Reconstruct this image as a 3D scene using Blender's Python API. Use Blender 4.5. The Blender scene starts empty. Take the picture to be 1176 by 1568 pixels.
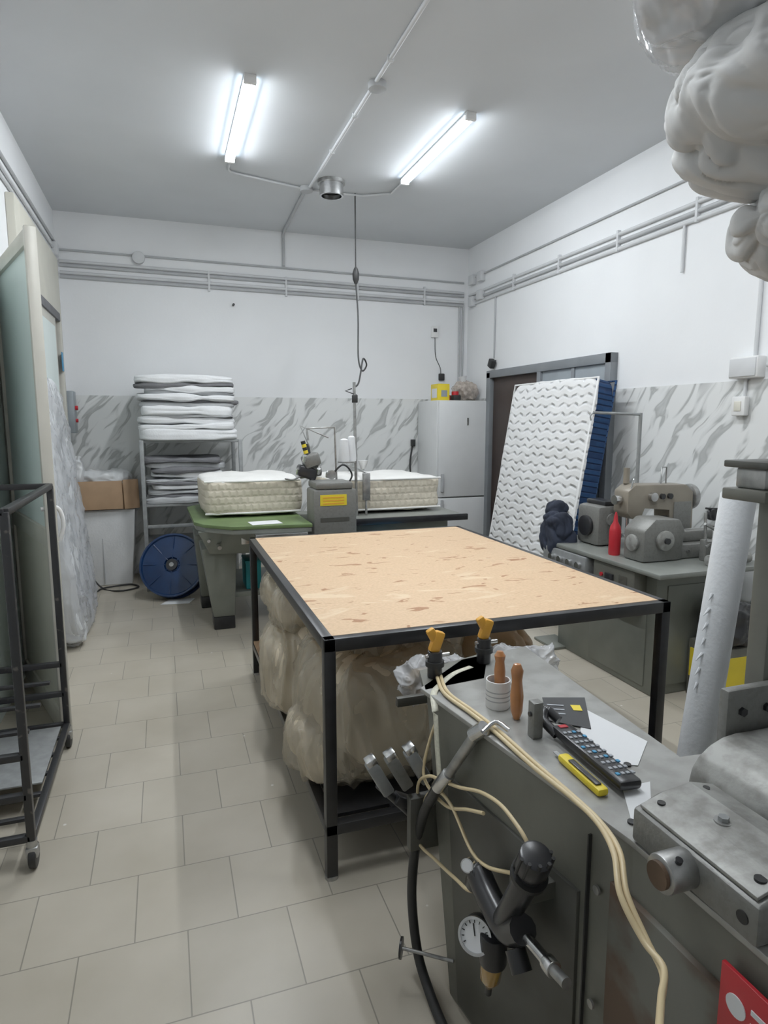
import bpy, bmesh, math, random
from mathutils import Vector, Matrix, Euler, noise
random.seed(7)
COL = bpy.context.scene.collection
CUR = [None]
GROUPS = {}

# ------------------------------------------------------------------ materials
def new_mat(name):
    m = bpy.data.materials.new(name); m.use_nodes = True
    nt = m.node_tree
    return m, nt, nt.nodes['Principled BSDF']

def ramp(nt, stops):
    r = nt.nodes.new('ShaderNodeValToRGB')
    els = r.color_ramp.elements
    while len(els) > 1: els.remove(els[-1])
    els[0].position = stops[0][0]; els[0].color = (*stops[0][1], 1)
    for p, c in stops[1:]:
        e = els.new(p); e.color = (*c, 1)
    return r

def mat(name, c, rough=.5, metal=0., var=.12, scale=6., bump=0., bscale=60., coat=0., detail=4., c2=None, lo=.35, hi=.65, ridged=False, bdist=.01, stretch=None, clear=0.):
    m, nt, b = new_mat(name)
    tc = nt.nodes.new('ShaderNodeTexCoord')
    n = nt.nodes.new('ShaderNodeTexNoise'); n.inputs['Scale'].default_value = scale; n.inputs['Detail'].default_value = detail
    nt.links.new(tc.outputs['Object'], n.inputs['Vector'])
    if c2 is None:
        a = tuple(max(0, x*(1-var)) for x in c); d = tuple(min(1, x*(1+var)) for x in c)
    else: a, d = c2, c
    r = ramp(nt, [(lo, a), (hi, d)])
    nt.links.new(n.outputs['Fac'], r.inputs['Fac'])
    nt.links.new(r.outputs['Color'], b.inputs['Base Color'])
    b.inputs['Roughness'].default_value = rough; b.inputs['Metallic'].default_value = metal
    b.inputs['Coat Weight'].default_value = coat
    if bump > 0:
        n2 = nt.nodes.new('ShaderNodeTexNoise'); n2.inputs['Scale'].default_value = bscale; n2.inputs['Detail'].default_value = 5
        if ridged:
            n2.noise_type = 'RIDGED_MULTIFRACTAL'; n2.inputs['Detail'].default_value = 2.0; n2.inputs['Distortion'].default_value = .6
        if stretch:
            mp = nt.nodes.new('ShaderNodeMapping'); mp.inputs['Scale'].default_value = stretch
            nt.links.new(tc.outputs['Object'], mp.inputs['Vector']); nt.links.new(mp.outputs[0], n2.inputs['Vector'])
        else: nt.links.new(tc.outputs['Object'], n2.inputs['Vector'])
        bp = nt.nodes.new('ShaderNodeBump'); bp.inputs['Strength'].default_value = bump; bp.inputs['Distance'].default_value = bdist
        nt.links.new(n2.outputs['Fac'], bp.inputs['Height']); nt.links.new(bp.outputs['Normal'], b.inputs['Normal'])
    if clear > 0:
        tr = nt.nodes.new('ShaderNodeBsdfTransparent'); tr.inputs['Color'].default_value = (*[min(1, .75+.25*x) for x in c], 1)
        mx = nt.nodes.new('ShaderNodeMixShader'); mx.inputs['Fac'].default_value = clear
        out = [x for x in nt.nodes if x.type == 'OUTPUT_MATERIAL'][0]
        nt.links.new(b.outputs[0], mx.inputs[1]); nt.links.new(tr.outputs[0], mx.inputs[2]); nt.links.new(mx.outputs[0], out.inputs['Surface'])
    return m

def emis(name, c, s):
    m, nt, b = new_mat(name)
    b.inputs['Base Color'].default_value = (*c, 1)
    b.inputs['Emission Color'].default_value = (*c, 1); b.inputs['Emission Strength'].default_value = s
    return m

def marble(name, use_y):
    m, nt, b = new_mat(name)
    tc = nt.nodes.new('ShaderNodeTexCoord'); sp = nt.nodes.new('ShaderNodeSeparateXYZ')
    nt.links.new(tc.outputs['Object'], sp.inputs[0])
    cb = nt.nodes.new('ShaderNodeCombineXYZ')
    if use_y:
        mm = nt.nodes.new('ShaderNodeMath'); mm.operation = 'MULTIPLY'; mm.inputs[1].default_value = -1
        nt.links.new(sp.outputs['Y'], mm.inputs[0]); nt.links.new(mm.outputs[0], cb.inputs['X'])
    else: nt.links.new(sp.outputs['X'], cb.inputs['X'])
    nt.links.new(sp.outputs['Z'], cb.inputs['Y'])
    # gentle warp so that the strokes wander
    wn = nt.nodes.new('ShaderNodeTexNoise'); wn.inputs['Scale'].default_value = 2.2; wn.inputs['Detail'].default_value = 2
    nt.links.new(cb.outputs[0], wn.inputs['Vector'])
    va = nt.nodes.new('ShaderNodeVectorMath'); va.operation = 'MULTIPLY_ADD'; va.inputs[1].default_value = (.22, .22, 0)
    nt.links.new(wn.outputs['Color'], va.inputs[0]); nt.links.new(cb.outputs[0], va.inputs[2])
    rot = nt.nodes.new('ShaderNodeMapping'); rot.inputs['Rotation'].default_value = (0, 0, math.radians(-52))
    nt.links.new(va.outputs[0], rot.inputs['Vector'])
    st = nt.nodes.new('ShaderNodeMapping'); st.inputs['Scale'].default_value = (3.0, 13.5, 1)
    nt.links.new(rot.outputs[0], st.inputs['Vector'])
    n = nt.nodes.new('ShaderNodeTexNoise'); n.inputs['Scale'].default_value = 1.0; n.inputs['Detail'].default_value = 2.2
    n.inputs['Roughness'].default_value = .45; n.inputs['Distortion'].default_value = .5
    nt.links.new(st.outputs[0], n.inputs['Vector'])
    r = ramp(nt, [(0, (.76, .77, .76)), (.50, (.76, .77, .76)), (.555, (.68, .69, .68)), (.605, (.42, .43, .42)), (.66, (.47, .48, .47)), (.74, (.60, .61, .6))])
    nt.links.new(n.outputs['Fac'], r.inputs['Fac'])
    nt.links.new(r.outputs['Color'], b.inputs['Base Color'])
    b.inputs['Roughness'].default_value = .3
    return m

def floor_mat():
    m, nt, b = new_mat('floor_tile_mat')
    tc = nt.nodes.new('ShaderNodeTexCoord')
    mp = nt.nodes.new('ShaderNodeMapping'); mp.inputs['Location'].default_value = (3.15, 3.15-.035, 0)
    nt.links.new(tc.outputs['Object'], mp.inputs['Vector'])
    br = nt.nodes.new('ShaderNodeTexBrick')
    br.inputs['Scale'].default_value = 1; br.inputs['Brick Width'].default_value = .315; br.inputs['Row Height'].default_value = .315
    br.inputs['Mortar Size'].default_value = .0022; br.inputs['Mortar Smooth'].default_value = .2; br.inputs['Bias'].default_value = 0
    br.inputs['Color1'].default_value = (.51, .465, .385, 1); br.inputs['Color2'].default_value = (.465, .425, .35, 1)
    br.inputs['Mortar'].default_value = (.27, .25, .21, 1)
    br.offset = .5; br.offset_frequency = 2
    nt.links.new(mp.outputs[0], br.inputs['Vector'])
    n = nt.nodes.new('ShaderNodeTexNoise'); n.inputs['Scale'].default_value = 2.5; n.inputs['Detail'].default_value = 8
    nt.links.new(tc.outputs['Object'], n.inputs['Vector'])
    r = ramp(nt, [(.3, (.82, .81, .78)), (.7, (1, 1, 1))]); nt.links.new(n.outputs['Fac'], r.inputs['Fac'])
    mx = nt.nodes.new('ShaderNodeMix'); mx.data_type = 'RGBA'; mx.blend_type = 'MULTIPLY'; mx.inputs['Factor'].default_value = 1
    nt.links.new(br.outputs['Color'], mx.inputs['A']); nt.links.new(r.outputs['Color'], mx.inputs['B'])
    v = nt.nodes.new('ShaderNodeTexVoronoi'); v.inputs['Scale'].default_value = 3.5
    nt.links.new(tc.outputs['Object'], v.inputs['Vector'])
    r2 = ramp(nt, [(.0, (1, 1, 1)), (.018, (1, 1, 1)), (.026, (0, 0, 0))]); nt.links.new(v.outputs['Distance'], r2.inputs['Fac'])
    mx2 = nt.nodes.new('ShaderNodeMix'); mx2.data_type = 'RGBA'
    nt.links.new(r2.outputs['Color'], mx2.inputs['Factor']); nt.links.new(mx.outputs['Result'], mx2.inputs['A'])
    mx2.inputs['B'].default_value = (.68, .66, .62, 1)
    nt.links.new(mx2.outputs['Result'], b.inputs['Base Color'])
    b.inputs['Roughness'].default_value = .34
    bp = nt.nodes.new('ShaderNodeBump'); bp.inputs['Strength'].default_value = .4; bp.inputs['Distance'].default_value = .002; bp.invert = True
    nt.links.new(br.outputs['Fac'], bp.inputs['Height']); nt.links.new(bp.outputs['Normal'], b.inputs['Normal'])
    return m

def board_mat():
    m, nt, b = new_mat('fibreboard_mat')
    tc = nt.nodes.new('ShaderNodeTexCoord')
    n = nt.nodes.new('ShaderNodeTexNoise'); n.inputs['Scale'].default_value = 90; n.inputs['Detail'].default_value = 6
    nt.links.new(tc.outputs['Object'], n.inputs['Vector'])
    r = ramp(nt, [(.3, (.62, .42, .25)), (.7, (.72, .50, .31))]); nt.links.new(n.outputs['Fac'], r.inputs['Fac'])
    mp = nt.nodes.new('ShaderNodeMapping'); mp.inputs['Scale'].default_value = (8, 20, 5); mp.inputs['Rotation'].default_value = (0, 0, .35)
    nt.links.new(tc.outputs['Object'], mp.inputs['Vector'])
    n2 = nt.nodes.new('ShaderNodeTexNoise'); n2.inputs['Scale'].default_value = 1.0; n2.inputs['Detail'].default_value = 2.5; n2.inputs['Distortion'].default_value = .9
    nt.links.new(mp.outputs[0], n2.inputs['Vector'])
    r2 = ramp(nt, [(.325, (.56, .38, .28)), (.36, (1, 1, 1))]); nt.links.new(n2.outputs['Fac'], r2.inputs['Fac'])
    mx = nt.nodes.new('ShaderNodeMix'); mx.data_type = 'RGBA'; mx.blend_type = 'MULTIPLY'; mx.inputs['Factor'].default_value = .9
    nt.links.new(r.outputs['Color'], mx.inputs['A']); nt.links.new(r2.outputs['Color'], mx.inputs['B'])
    mp3 = nt.nodes.new('ShaderNodeMapping'); mp3.inputs['Scale'].default_value = (3, 7, 3); mp3.inputs['Location'].default_value = (5, 3, 0); mp3.inputs['Rotation'].default_value = (0, 0, -.3)
    nt.links.new(tc.outputs['Object'], mp3.inputs['Vector'])
    n3 = nt.nodes.new('ShaderNodeTexNoise'); n3.inputs['Scale'].default_value = 1.; n3.inputs['Detail'].default_value = 3; n3.inputs['Distortion'].default_value = 1.
    nt.links.new(mp3.outputs[0], n3.inputs['Vector'])
    r3 = ramp(nt, [(.61, (0, 0, 0)), (.68, (.7, .7, .7))]); nt.links.new(n3.outputs['Fac'], r3.inputs['Fac'])
    mx2 = nt.nodes.new('ShaderNodeMix'); mx2.data_type = 'RGBA'
    nt.links.new(r3.outputs['Color'], mx2.inputs['Factor']); nt.links.new(mx.outputs['Result'], mx2.inputs['A'])
    mx2.inputs['B'].default_value = (.78, .61, .41, 1)
    nt.links.new(mx2.outputs['Result'], b.inputs['Base Color'])
    b.inputs['Roughness'].default_value = .6
    return m

def quilt_mat(name, c, cd, bw, rh, axes, strength=.8, mort=.012, dist=.03):
    m, nt, b = new_mat(name)
    tc = nt.nodes.new('ShaderNodeTexCoord'); sp = nt.nodes.new('ShaderNodeSeparateXYZ'); cb = nt.nodes.new('ShaderNodeCombineXYZ')
    nt.links.new(tc.outputs['Object'], sp.inputs[0])
    nt.links.new(sp.outputs[axes[0]], cb.inputs['X']); nt.links.new(sp.outputs[axes[1]], cb.inputs['Y'])
    n = nt.nodes.new('ShaderNodeTexNoise'); n.inputs['Scale'].default_value = 9; n.inputs['Detail'].default_value = 1
    nt.links.new(cb.outputs[0], n.inputs['Vector'])
    va = nt.nodes.new('ShaderNodeVectorMath'); va.operation = 'MULTIPLY_ADD'
    va.inputs[1].default_value = (dist, dist, 0)
    nt.links.new(n.outputs['Color'], va.inputs[0]); nt.links.new(cb.outputs[0], va.inputs[2])
    off = nt.nodes.new('ShaderNodeVectorMath'); off.operation = 'ADD'; off.inputs[1].default_value = (10, 10, 0)
    nt.links.new(va.outputs[0], off.inputs[0])
    br = nt.nodes.new('ShaderNodeTexBrick')
    br.inputs['Scale'].default_value = 1; br.inputs['Brick Width'].default_value = bw; br.inputs['Row Height'].default_value = rh
    br.inputs['Mortar Size'].default_value = mort; br.inputs['Mortar Smooth'].default_value = 1
    br.inputs['Color1'].default_value = (*c, 1); br.inputs['Color2'].default_value = (*[x*.98 for x in c], 1)
    br.inputs['Mortar'].default_value = (*cd, 1)
    nt.links.new(off.outputs[0], br.inputs['Vector'])
    nt.links.new(br.outputs['Color'], b.inputs['Base Color'])
    bp = nt.nodes.new('ShaderNodeBump'); bp.inputs['Strength'].default_value = strength; bp.inputs['Distance'].default_value = .012; bp.invert = True
    nt.links.new(br.outputs['Fac'], bp.inputs['Height']); nt.links.new(bp.outputs['Normal'], b.inputs['Normal'])
    b.inputs['Roughness'].default_value = .9
    return m

def dash_quilt(name):
    """padded ticking: soft wavy rows, their small shadows painted grey into the colour"""
    m, nt, b = new_mat(name)
    tc = nt.nodes.new('ShaderNodeTexCoord'); sp = nt.nodes.new('ShaderNodeSeparateXYZ')
    wn = nt.nodes.new('ShaderNodeTexNoise'); wn.inputs['Scale'].default_value = 7; wn.inputs['Detail'].default_value = 2
    nt.links.new(tc.outputs['Object'], wn.inputs['Vector'])
    va = nt.nodes.new('ShaderNodeVectorMath'); va.operation = 'MULTIPLY_ADD'; va.inputs[1].default_value = (0, .05, .035)
    nt.links.new(wn.outputs['Color'], va.inputs[0]); nt.links.new(tc.outputs['Object'], va.inputs[2])
    nt.links.new(va.outputs[0], sp.inputs[0])
    def mth(op, a, b_=None):
        n = nt.nodes.new('ShaderNodeMath'); n.operation = op
        for i, x in enumerate((a, b_)):
            if x is None: continue
            if isinstance(x, (int, float)): n.inputs[i].default_value = x
            else: nt.links.new(x, n.inputs[i])
        return n.outputs[0]
    y, z = sp.outputs['Y'], sp.outputs['Z']
    wav = mth('MULTIPLY', mth('SINE', mth('MULTIPLY', y, 2*math.pi/.16)), .012)
    row = mth('DIVIDE', mth('ADD', z, wav), .072)
    fr = mth('ABSOLUTE', mth('SUBTRACT', mth('FRACT', mth('ADD', row, 50.)), .5))
    line = mth('MAXIMUM', mth('SUBTRACT', 1., mth('MULTIPLY', fr, 4.)), 0.)
    gate = mth('SINE', mth('ADD', mth('MULTIPLY', y, 2*math.pi/.11), mth('MULTIPLY', mth('FLOOR', mth('ADD', row, 50.)), 2.6)))
    gate = mth('ADD', mth('MULTIPLY', mth('MINIMUM', mth('MAXIMUM', mth('ADD', gate, .4), 0.), 1.), .75), .25)
    f = mth('MULTIPLY', line, gate)
    r = ramp(nt, [(0, (.75, .75, .745)), (.45, (.70, .70, .70)), (1, (.50, .51, .52))]); nt.links.new(f, r.inputs['Fac'])  # small shadows along the rows are painted in as grey
    nt.links.new(r.outputs['Color'], b.inputs['Base Color'])
    bp = nt.nodes.new('ShaderNodeBump'); bp.inputs['Strength'].default_value = .7; bp.inputs['Distance'].default_value = .02; bp.invert = True
    nt.links.new(f, bp.inputs['Height']); nt.links.new(bp.outputs['Normal'], b.inputs['Normal'])
    b.inputs['Roughness'].default_value = .9
    return m

M = {}
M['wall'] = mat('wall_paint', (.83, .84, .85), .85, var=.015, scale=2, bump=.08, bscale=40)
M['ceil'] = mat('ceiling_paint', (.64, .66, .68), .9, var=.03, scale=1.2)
M['marbx'] = marble('marble_panel_x', False)
M['marby'] = marble('marble_panel_y', True)
M['floor'] = floor_mat()
M['board'] = board_mat()
M['black'] = mat('black_painted_steel', (.018, .018, .02), .35, 0, var=.4, scale=20, c2=(.012, .012, .013))
M['blackworn'] = mat('worn_black_steel', (.02, .02, .022), .4, 0, scale=25, c2=(.10, .09, .08), lo=.3, hi=.36)
M['rub'] = mat('black_rubber', (.02, .02, .02), .55)
M['plastic_bk'] = mat('black_plastic', (.022, .022, .024), .28)
M['pvc'] = mat('pvc_conduit', (.62, .63, .64), .5, var=.04)
M['pvcd'] = mat('pvc_conduit_grey', (.44, .45, .46), .5, var=.04)
M['white'] = mat('white_plastic', (.78, .78, .77), .4, var=.03)
M['chrome'] = mat('bright_steel', (.62, .62, .62), .22, 1., var=.1, scale=30)
M['steel'] = mat('dull_steel', (.38, .38, .37), .38, .8, var=.2, scale=25)
M['steelp'] = mat('grey_painted_steel', (.27, .28, .28), .42, .2, var=.1, scale=25)
M['alu'] = mat('painted_aluminium', (.62, .60, .53), .4, .1, var=.04)
M['cream'] = mat('cream_panel', (.68, .66, .57), .5, var=.03)
M['glassf'] = mat('frosted_glass', (.78, .87, .845), .5, var=.03, scale=1.5)
M['mgrey'] = mat('machine_grey_enamel', (.150, .150, .125), .42, .1, scale=9, c2=(.125, .123, .103), lo=.3, hi=.6, bump=.04)
M['mdark'] = mat('machine_dark_enamel', (.085, .085, .074), .45, .1, scale=7, c2=(.06, .058, .048), lo=.3, hi=.6)
M['mtop'] = mat('worn_machine_top', (.37, .37, .35), .35, .3, scale=14, detail=10, c2=(.29, .285, .265), lo=.38, hi=.6)
M['cast'] = mat('cast_grey', (.195, .195, .182), .38, .2, scale=60, c2=(.175, .173, .16), lo=.38, hi=.5, bump=.1, bscale=120)
M['castw'] = mat('cast_worn_top', (.33, .33, .31), .42, .2, scale=26, detail=12, c2=(.21, .205, .19), lo=.36, hi=.56, bump=.08, bscale=120)
M['green'] = mat('green_table_top', (.11, .165, .06), .5, var=.15)
M['greent'] = mat('grey_green_casting', (.18, .19, .165), .45, .1, var=.08)
M['gtop'] = mat('grey_table_top', (.21, .22, .20), .35, .1, var=.08)
M['fridge'] = mat('fridge_enamel', (.70, .71, .71), .35, var=.02)
M['doorfr'] = mat('grey_door_frame', (.22, .235, .25), .45, .2, var=.06)
M['doorpan'] = mat('grey_door_panel', (.30, .335, .36), .4, .1, var=.06)
M['dkbrown'] = mat('dark_brown_interior', (.045, .03, .025), .5)  # colour stands in for the darkness inside the doorway opening
M['yellow'] = mat('yellow_label', (.80, .62, .03), .45, var=.05)
M['orange'] = mat('orange_plastic', (.78, .38, .04), .4, var=.05)
M['red'] = mat('red_plastic', (.50, .02, .03), .35, var=.1)
M['blue'] = mat('blue_plastic', (.007, .03, .10), .3, var=.2)
M['lblue'] = mat('light_blue', (.05, .30, .55), .5)
M['teal'] = mat('teal_box', (.02, .28, .32), .5)
M['navy'] = quilt_mat('navy_quilt', (.012, .05, .14), (.005, .02, .07), .05, .045, ('Y', 'Z'), .8, .01, .02)
M['mattw'] = dash_quilt('white_quilt')
M['mattside'] = quilt_mat('beige_quilt', (.66, .60, .485), (.61, .55, .44), .055, .055, ('X', 'Z'), .4, .018, .012)
M['mattop'] = mat('white_ticking', (.75, .74, .71), .9, var=.03, bump=.3, bscale=30)
M['card'] = mat('brown_cardboard', (.42, .27, .16), .75, var=.08)
M['ply'] = mat('brown_plywood', (.34, .21, .12), .6, var=.15)
M['sheetw'] = mat('white_fabric', (.76, .77, .78), .9, var=.04, bump=.2)
M['sheetg'] = mat('grey_fabric', (.42, .43, .44), .9, var=.1, bump=.2)
M['sheetd'] = mat('dark_grey_fabric', (.17, .17, .18), .9, var=.1, bump=.2)
M['bag'] = mat('foam_offcuts', (.66, .57, .42), .6, var=.15, scale=5, bump=.3, bscale=3.5, ridged=True, bdist=.03)
M['bagd'] = mat('brown_tinted_foam', (.50, .39, .26), .5, var=.2, scale=4, bump=.3, bscale=3.5, ridged=True, bdist=.03)
M['film'] = mat('clear_plastic_film', (.64, .58, .47), .10, var=.1, scale=3, coat=.7, bump=.9, bscale=5.5, ridged=True, bdist=.03, stretch=(1.3, 1.3, .5), clear=.62)
M['filmc'] = mat('clear_white_film', (.72, .73, .75), .12, var=.06, scale=3, coat=.6, bump=.9, bscale=8, ridged=True, bdist=.02, clear=.55)
M['bagw'] = mat('white_plastic_film', (.72, .73, .74), .3, var=.05, scale=4, coat=.3, bump=.35, bscale=4, ridged=True, bdist=.02)
M['fluff'] = mat('white_padding', (.54, .54, .53), .6, var=.06, scale=5, bump=.25, bscale=5, ridged=True, bdist=.015)
M['foamroll'] = mat('white_foam', (.66, .68, .70), .7, var=.03, bump=.2)
M['paper'] = mat('paper', (.74, .75, .76), .8, var=.02)
M['wood'] = mat('varnished_wood', (.48, .19, .06), .3, var=.2, scale=12, coat=.5)
M['cable'] = mat('cream_cable', (.66, .53, .31), .35, var=.05)
M['amber'] = mat('amber_bowl', (.40, .22, .03), .15, var=.1, coat=.8)
M['tape'] = mat('measuring_tape_mat', (.66, .64, .52), .4, var=.1, scale=120)
M['jeans'] = mat('dark_cloth', (.02, .026, .045), .9, var=.3)
M['beigem'] = mat('beige_machine', (.25, .22, .175), .4, .1, var=.1)
M['rust'] = mat('rust_stain', (.10, .06, .035), .7, scale=12, var=.3)
M['rustf'] = mat('rust_stained_enamel', (.14, .138, .115), .6, scale=6, c2=(.09, .055, .035), lo=.42, hi=.56)
M['btn'] = mat('remote_buttons', (.35, .37, .4), .5)
M['lamp'] = emis('tube_light', (.92, .965, 1.0), 128)
M['lampside'] = emis('tube_light_side', (.72, .86, 1.0), 14)

# ------------------------------------------------------------------ geometry helpers
class group:
    def __init__(s, name): s.name = name
    def __enter__(s):
        e = bpy.data.objects.new(s.name, None); e.empty_display_size = .1
        COL.objects.link(e); s.e = e; s.prev = CUR[0]; CUR[0] = e; GROUPS[e] = []
        return e
    def __exit__(s, *a):
        ch = GROUPS[s.e]; pts = []
        for o in ch:
            mb = o.matrix_basis
            pts += [mb @ v.co for v in o.data.vertices]
        if pts:
            mn = Vector([min(p[i] for p in pts) for i in range(3)]); mx = Vector([max(p[i] for p in pts) for i in range(3)])
            c = Vector(((mn.x+mx.x)/2, (mn.y+mx.y)/2, mn.z))
            s.e.location = c
            for o in ch:
                o.parent = s.e; o.matrix_parent_inverse = Matrix.Translation(-c)
        CUR[0] = s.prev

def reg(o):
    COL.objects.link(o)
    if CUR[0] is not None: GROUPS[CUR[0]].append(o)
    return o

def bm_obj(name, bm, m, smooth=False, loc=(0, 0, 0), rot=(0, 0, 0), mats=None):
    me = bpy.data.meshes.new(name)
    bmesh.ops.recalc_face_normals(bm, faces=bm.faces)
    bm.to_mesh(me); bm.free()
    if mats:
        for x in mats: me.materials.append(x)
    else: me.materials.append(m)
    if smooth:
        me.shade_smooth()
        if smooth == 'auto': me.set_sharp_from_angle(angle=math.radians(35))
    o = bpy.data.objects.new(name, me); o.location = loc; o.rotation_euler = rot
    return reg(o)

def box(name, x0, x1, y0, y1, z0, z1, m, bev=.003, rot=(0, 0, 0), seg=2):
    bm = bmesh.new(); bmesh.ops.create_cube(bm, size=1)
    sx, sy, sz = x1-x0, y1-y0, z1-z0
    for v in bm.verts: v.co = Vector((v.co.x*sx, v.co.y*sy, v.co.z*sz))
    if bev > 0:
        bv = min(bev, .45*min(sx, sy, sz))
        bmesh.ops.bevel(bm, geom=list(bm.edges), offset=bv, segments=seg, profile=.5, affect='EDGES')
    return bm_obj(name, bm, m, 'auto' if bev > 0 else False, ((x0+x1)/2, (y0+y1)/2, (z0+z1)/2), rot)

def cyl(name, p0, p1, r, m, r2=None, seg=24, bev=0.):
    p0, p1 = Vector(p0), Vector(p1); d = p1-p0
    bm = bmesh.new()
    bmesh.ops.create_cone(bm, cap_ends=True, segments=seg, radius1=r, radius2=r if r2 is None else r2, depth=d.length)
    if bev > 0:
        es = [e for e in bm.edges if len(e.link_faces) == 2 and any(len(f.verts) > 4 for f in e.link_faces)]
        bmesh.ops.bevel(bm, geom=es, offset=bev, segments=2, profile=.5, affect='EDGES')
    q = Vector((0, 0, 1)).rotation_difference(d.normalized())
    return bm_obj(name, bm, m, 'auto', (p0+p1)/2, q.to_euler())

def catmull(pts, n=8):
    P = [Vector(p) for p in pts]; P = [2*P[0]-P[1]] + P + [2*P[-1]-P[-2]]
    out = []
    for i in range(1, len(P)-2):
        a, b, c, d = P[i-1], P[i], P[i+1], P[i+2]
        for k in range(n):
            t = k/n
            out.append(.5*((2*b)+(-a+c)*t+(2*a-5*b+4*c-d)*t*t+(-a+3*b-3*c+d)*t**3))
    out.append(P[-2]); return out

def tube(name, pts, r, m, smooth=True, n=8, res=4):
    pp = catmull(pts, n) if smooth and len(pts) > 2 else [Vector(p) for p in pts]
    cu = bpy.data.curves.new(name, 'CURVE'); cu.dimensions = '3D'; cu.bevel_depth = r; cu.bevel_resolution = res; cu.use_fill_caps = True
    sp = cu.splines.new('POLY'); sp.points.add(len(pp)-1)
    for i, p in enumerate(pp): sp.points[i].co = (*p, 1)
    tmp = bpy.data.objects.new('tmp', cu); COL.objects.link(tmp)
    dg = bpy.context.evaluated_depsgraph_get()
    me = bpy.data.meshes.new_from_object(tmp.evaluated_get(dg))
    bpy.data.objects.remove(tmp); me.name = name
    me.materials.clear(); me.materials.append(m)
    me.shade_smooth()
    return reg(bpy.data.objects.new(name, me))

def hexa(name, bot, top, m, bev=.003):
    bm = bmesh.new()
    lo = [bm.verts.new(p) for p in bot]; hi = [bm.verts.new(p) for p in top]; n = len(bot)
    bm.faces.new(lo[::-1]); bm.faces.new(hi)
    for i in range(n): bm.faces.new((lo[i], lo[(i+1) % n], hi[(i+1) % n], hi[i]))
    if bev > 0: bmesh.ops.bevel(bm, geom=list(bm.edges), offset=bev, segments=2, profile=.5, affect='EDGES')
    return bm_obj(name, bm, m, 'auto')

def prism(name, poly, z0, z1, m, bev=.004):
    return hexa(name, [(x, y, z0) for x, y in poly], [(x, y, z1) for x, y in poly], m, bev)

def extr(name, prof, axis, a0, a1, m, bev=.003):
    f = (lambda p, a: (a, p[0], p[1])) if axis == 'x' else (lambda p, a: (p[0], a, p[1]))
    return hexa(name, [f(p, a0) for p in prof], [f(p, a1) for p in prof], m, bev)

def lathe(name, prof, m, loc, direction=(0, 0, 1), seg=32):
    bm = bmesh.new(); rings = []
    for r, z in prof:
        if r < 1e-6: rings.append([bm.verts.new((0, 0, z))])
        else: rings.append([bm.verts.new((r*math.cos(2*math.pi*i/seg), r*math.sin(2*math.pi*i/seg), z)) for i in range(seg)])
    for a, b in zip(rings[:-1], rings[1:]):
        for i in range(seg):
            j = (i+1) % seg
            if len(a) == 1 and len(b) == 1: continue
            if len(a) == 1: bm.faces.new((a[0], b[i], b[j]))
            elif len(b) == 1: bm.faces.new((a[i], a[j], b[0]))
            else: bm.faces.new((a[i], a[j], b[j], b[i]))
    q = Vector((0, 0, 1)).rotation_difference(Vector(direction).normalized())
    return bm_obj(name, bm, m, 'auto', loc, q.to_euler())

def soft(name, c, s, m, k=6., n=20, amp=.01, freq=6., seed=0, fold=0., ffreq=5., rot=(0, 0, 0), pinch=0., matf=None, mats=None, floor=None, fs=(1, 1, 1), grow=0.):
    """cushiony body: rounded superquadric with lumps; fold>0 sharp ridges (film), fold<0 sharp valleys (padding)"""
    bm = bmesh.new(); bmesh.ops.create_cube(bm, size=2)
    bmesh.ops.subdivide_edges(bm, edges=list(bm.edges), cuts=n, use_grid_fill=True)
    h = Vector(s)/2; sd = Vector((seed*7.13, seed*3.7, seed*1.9))
    R = Euler(rot).to_matrix()
    for v in bm.verts:
        p = v.co.copy()
        nr = (abs(p.x)**k+abs(p.y)**k+abs(p.z)**k)**(1/k); p = p/nr
        q = Vector((p.x*h.x, p.y*h.y, p.z*h.z))
        if pinch > 0:
            e = max(abs(p.x), abs(p.y)); q.z *= 1-pinch*e**4
        d = Vector((p.x/h.x, p.y/h.y, p.z/h.z)).normalized()
        a = noise.noise(q*freq+sd)*amp + noise.noise(q*freq*2.3+sd)*amp*.4 + grow
        if fold != 0:
            qq = Vector((q.x*fs[0], q.y*fs[1], q.z*fs[2]))
            w = qq*ffreq+sd; w += Vector((noise.noise(qq*4+sd), noise.noise(qq*4-sd), noise.noise(qq*4+sd*2)))*.9
            r1 = (1-min(1, abs(noise.noise(w))*1.3))**5
            r2 = (1-min(1, abs(noise.noise(w*2.1+sd))*1.3))**5
            r3 = (1-min(1, abs(noise.noise(w*4.3-sd))*1.3))**4
            a += fold*(r1+.5*r2+.15*r3-.5)
        q = q+d*a
        q = R @ q
        if floor is not None and q.z+c[2] < floor: q.z = floor-c[2]
        v.co = q
    if matf:
        for f in bm.faces: f.material_index = matf(f.normal, f.calc_center_median())
    return bm_obj(name, bm, m, True, c, (0, 0, 0), mats)

def sheet(name, pts, m, thick=.001):
    bm = bmesh.new(); bm.faces.new([bm.verts.new(p) for p in pts])
    r = bmesh.ops.extrude_face_region(bm, geom=list(bm.faces))
    for v in [g for g in r['geom'] if isinstance(g, bmesh.types.BMVert)]: v.co.z += thick
    return bm_obj(name, bm, m)

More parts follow.
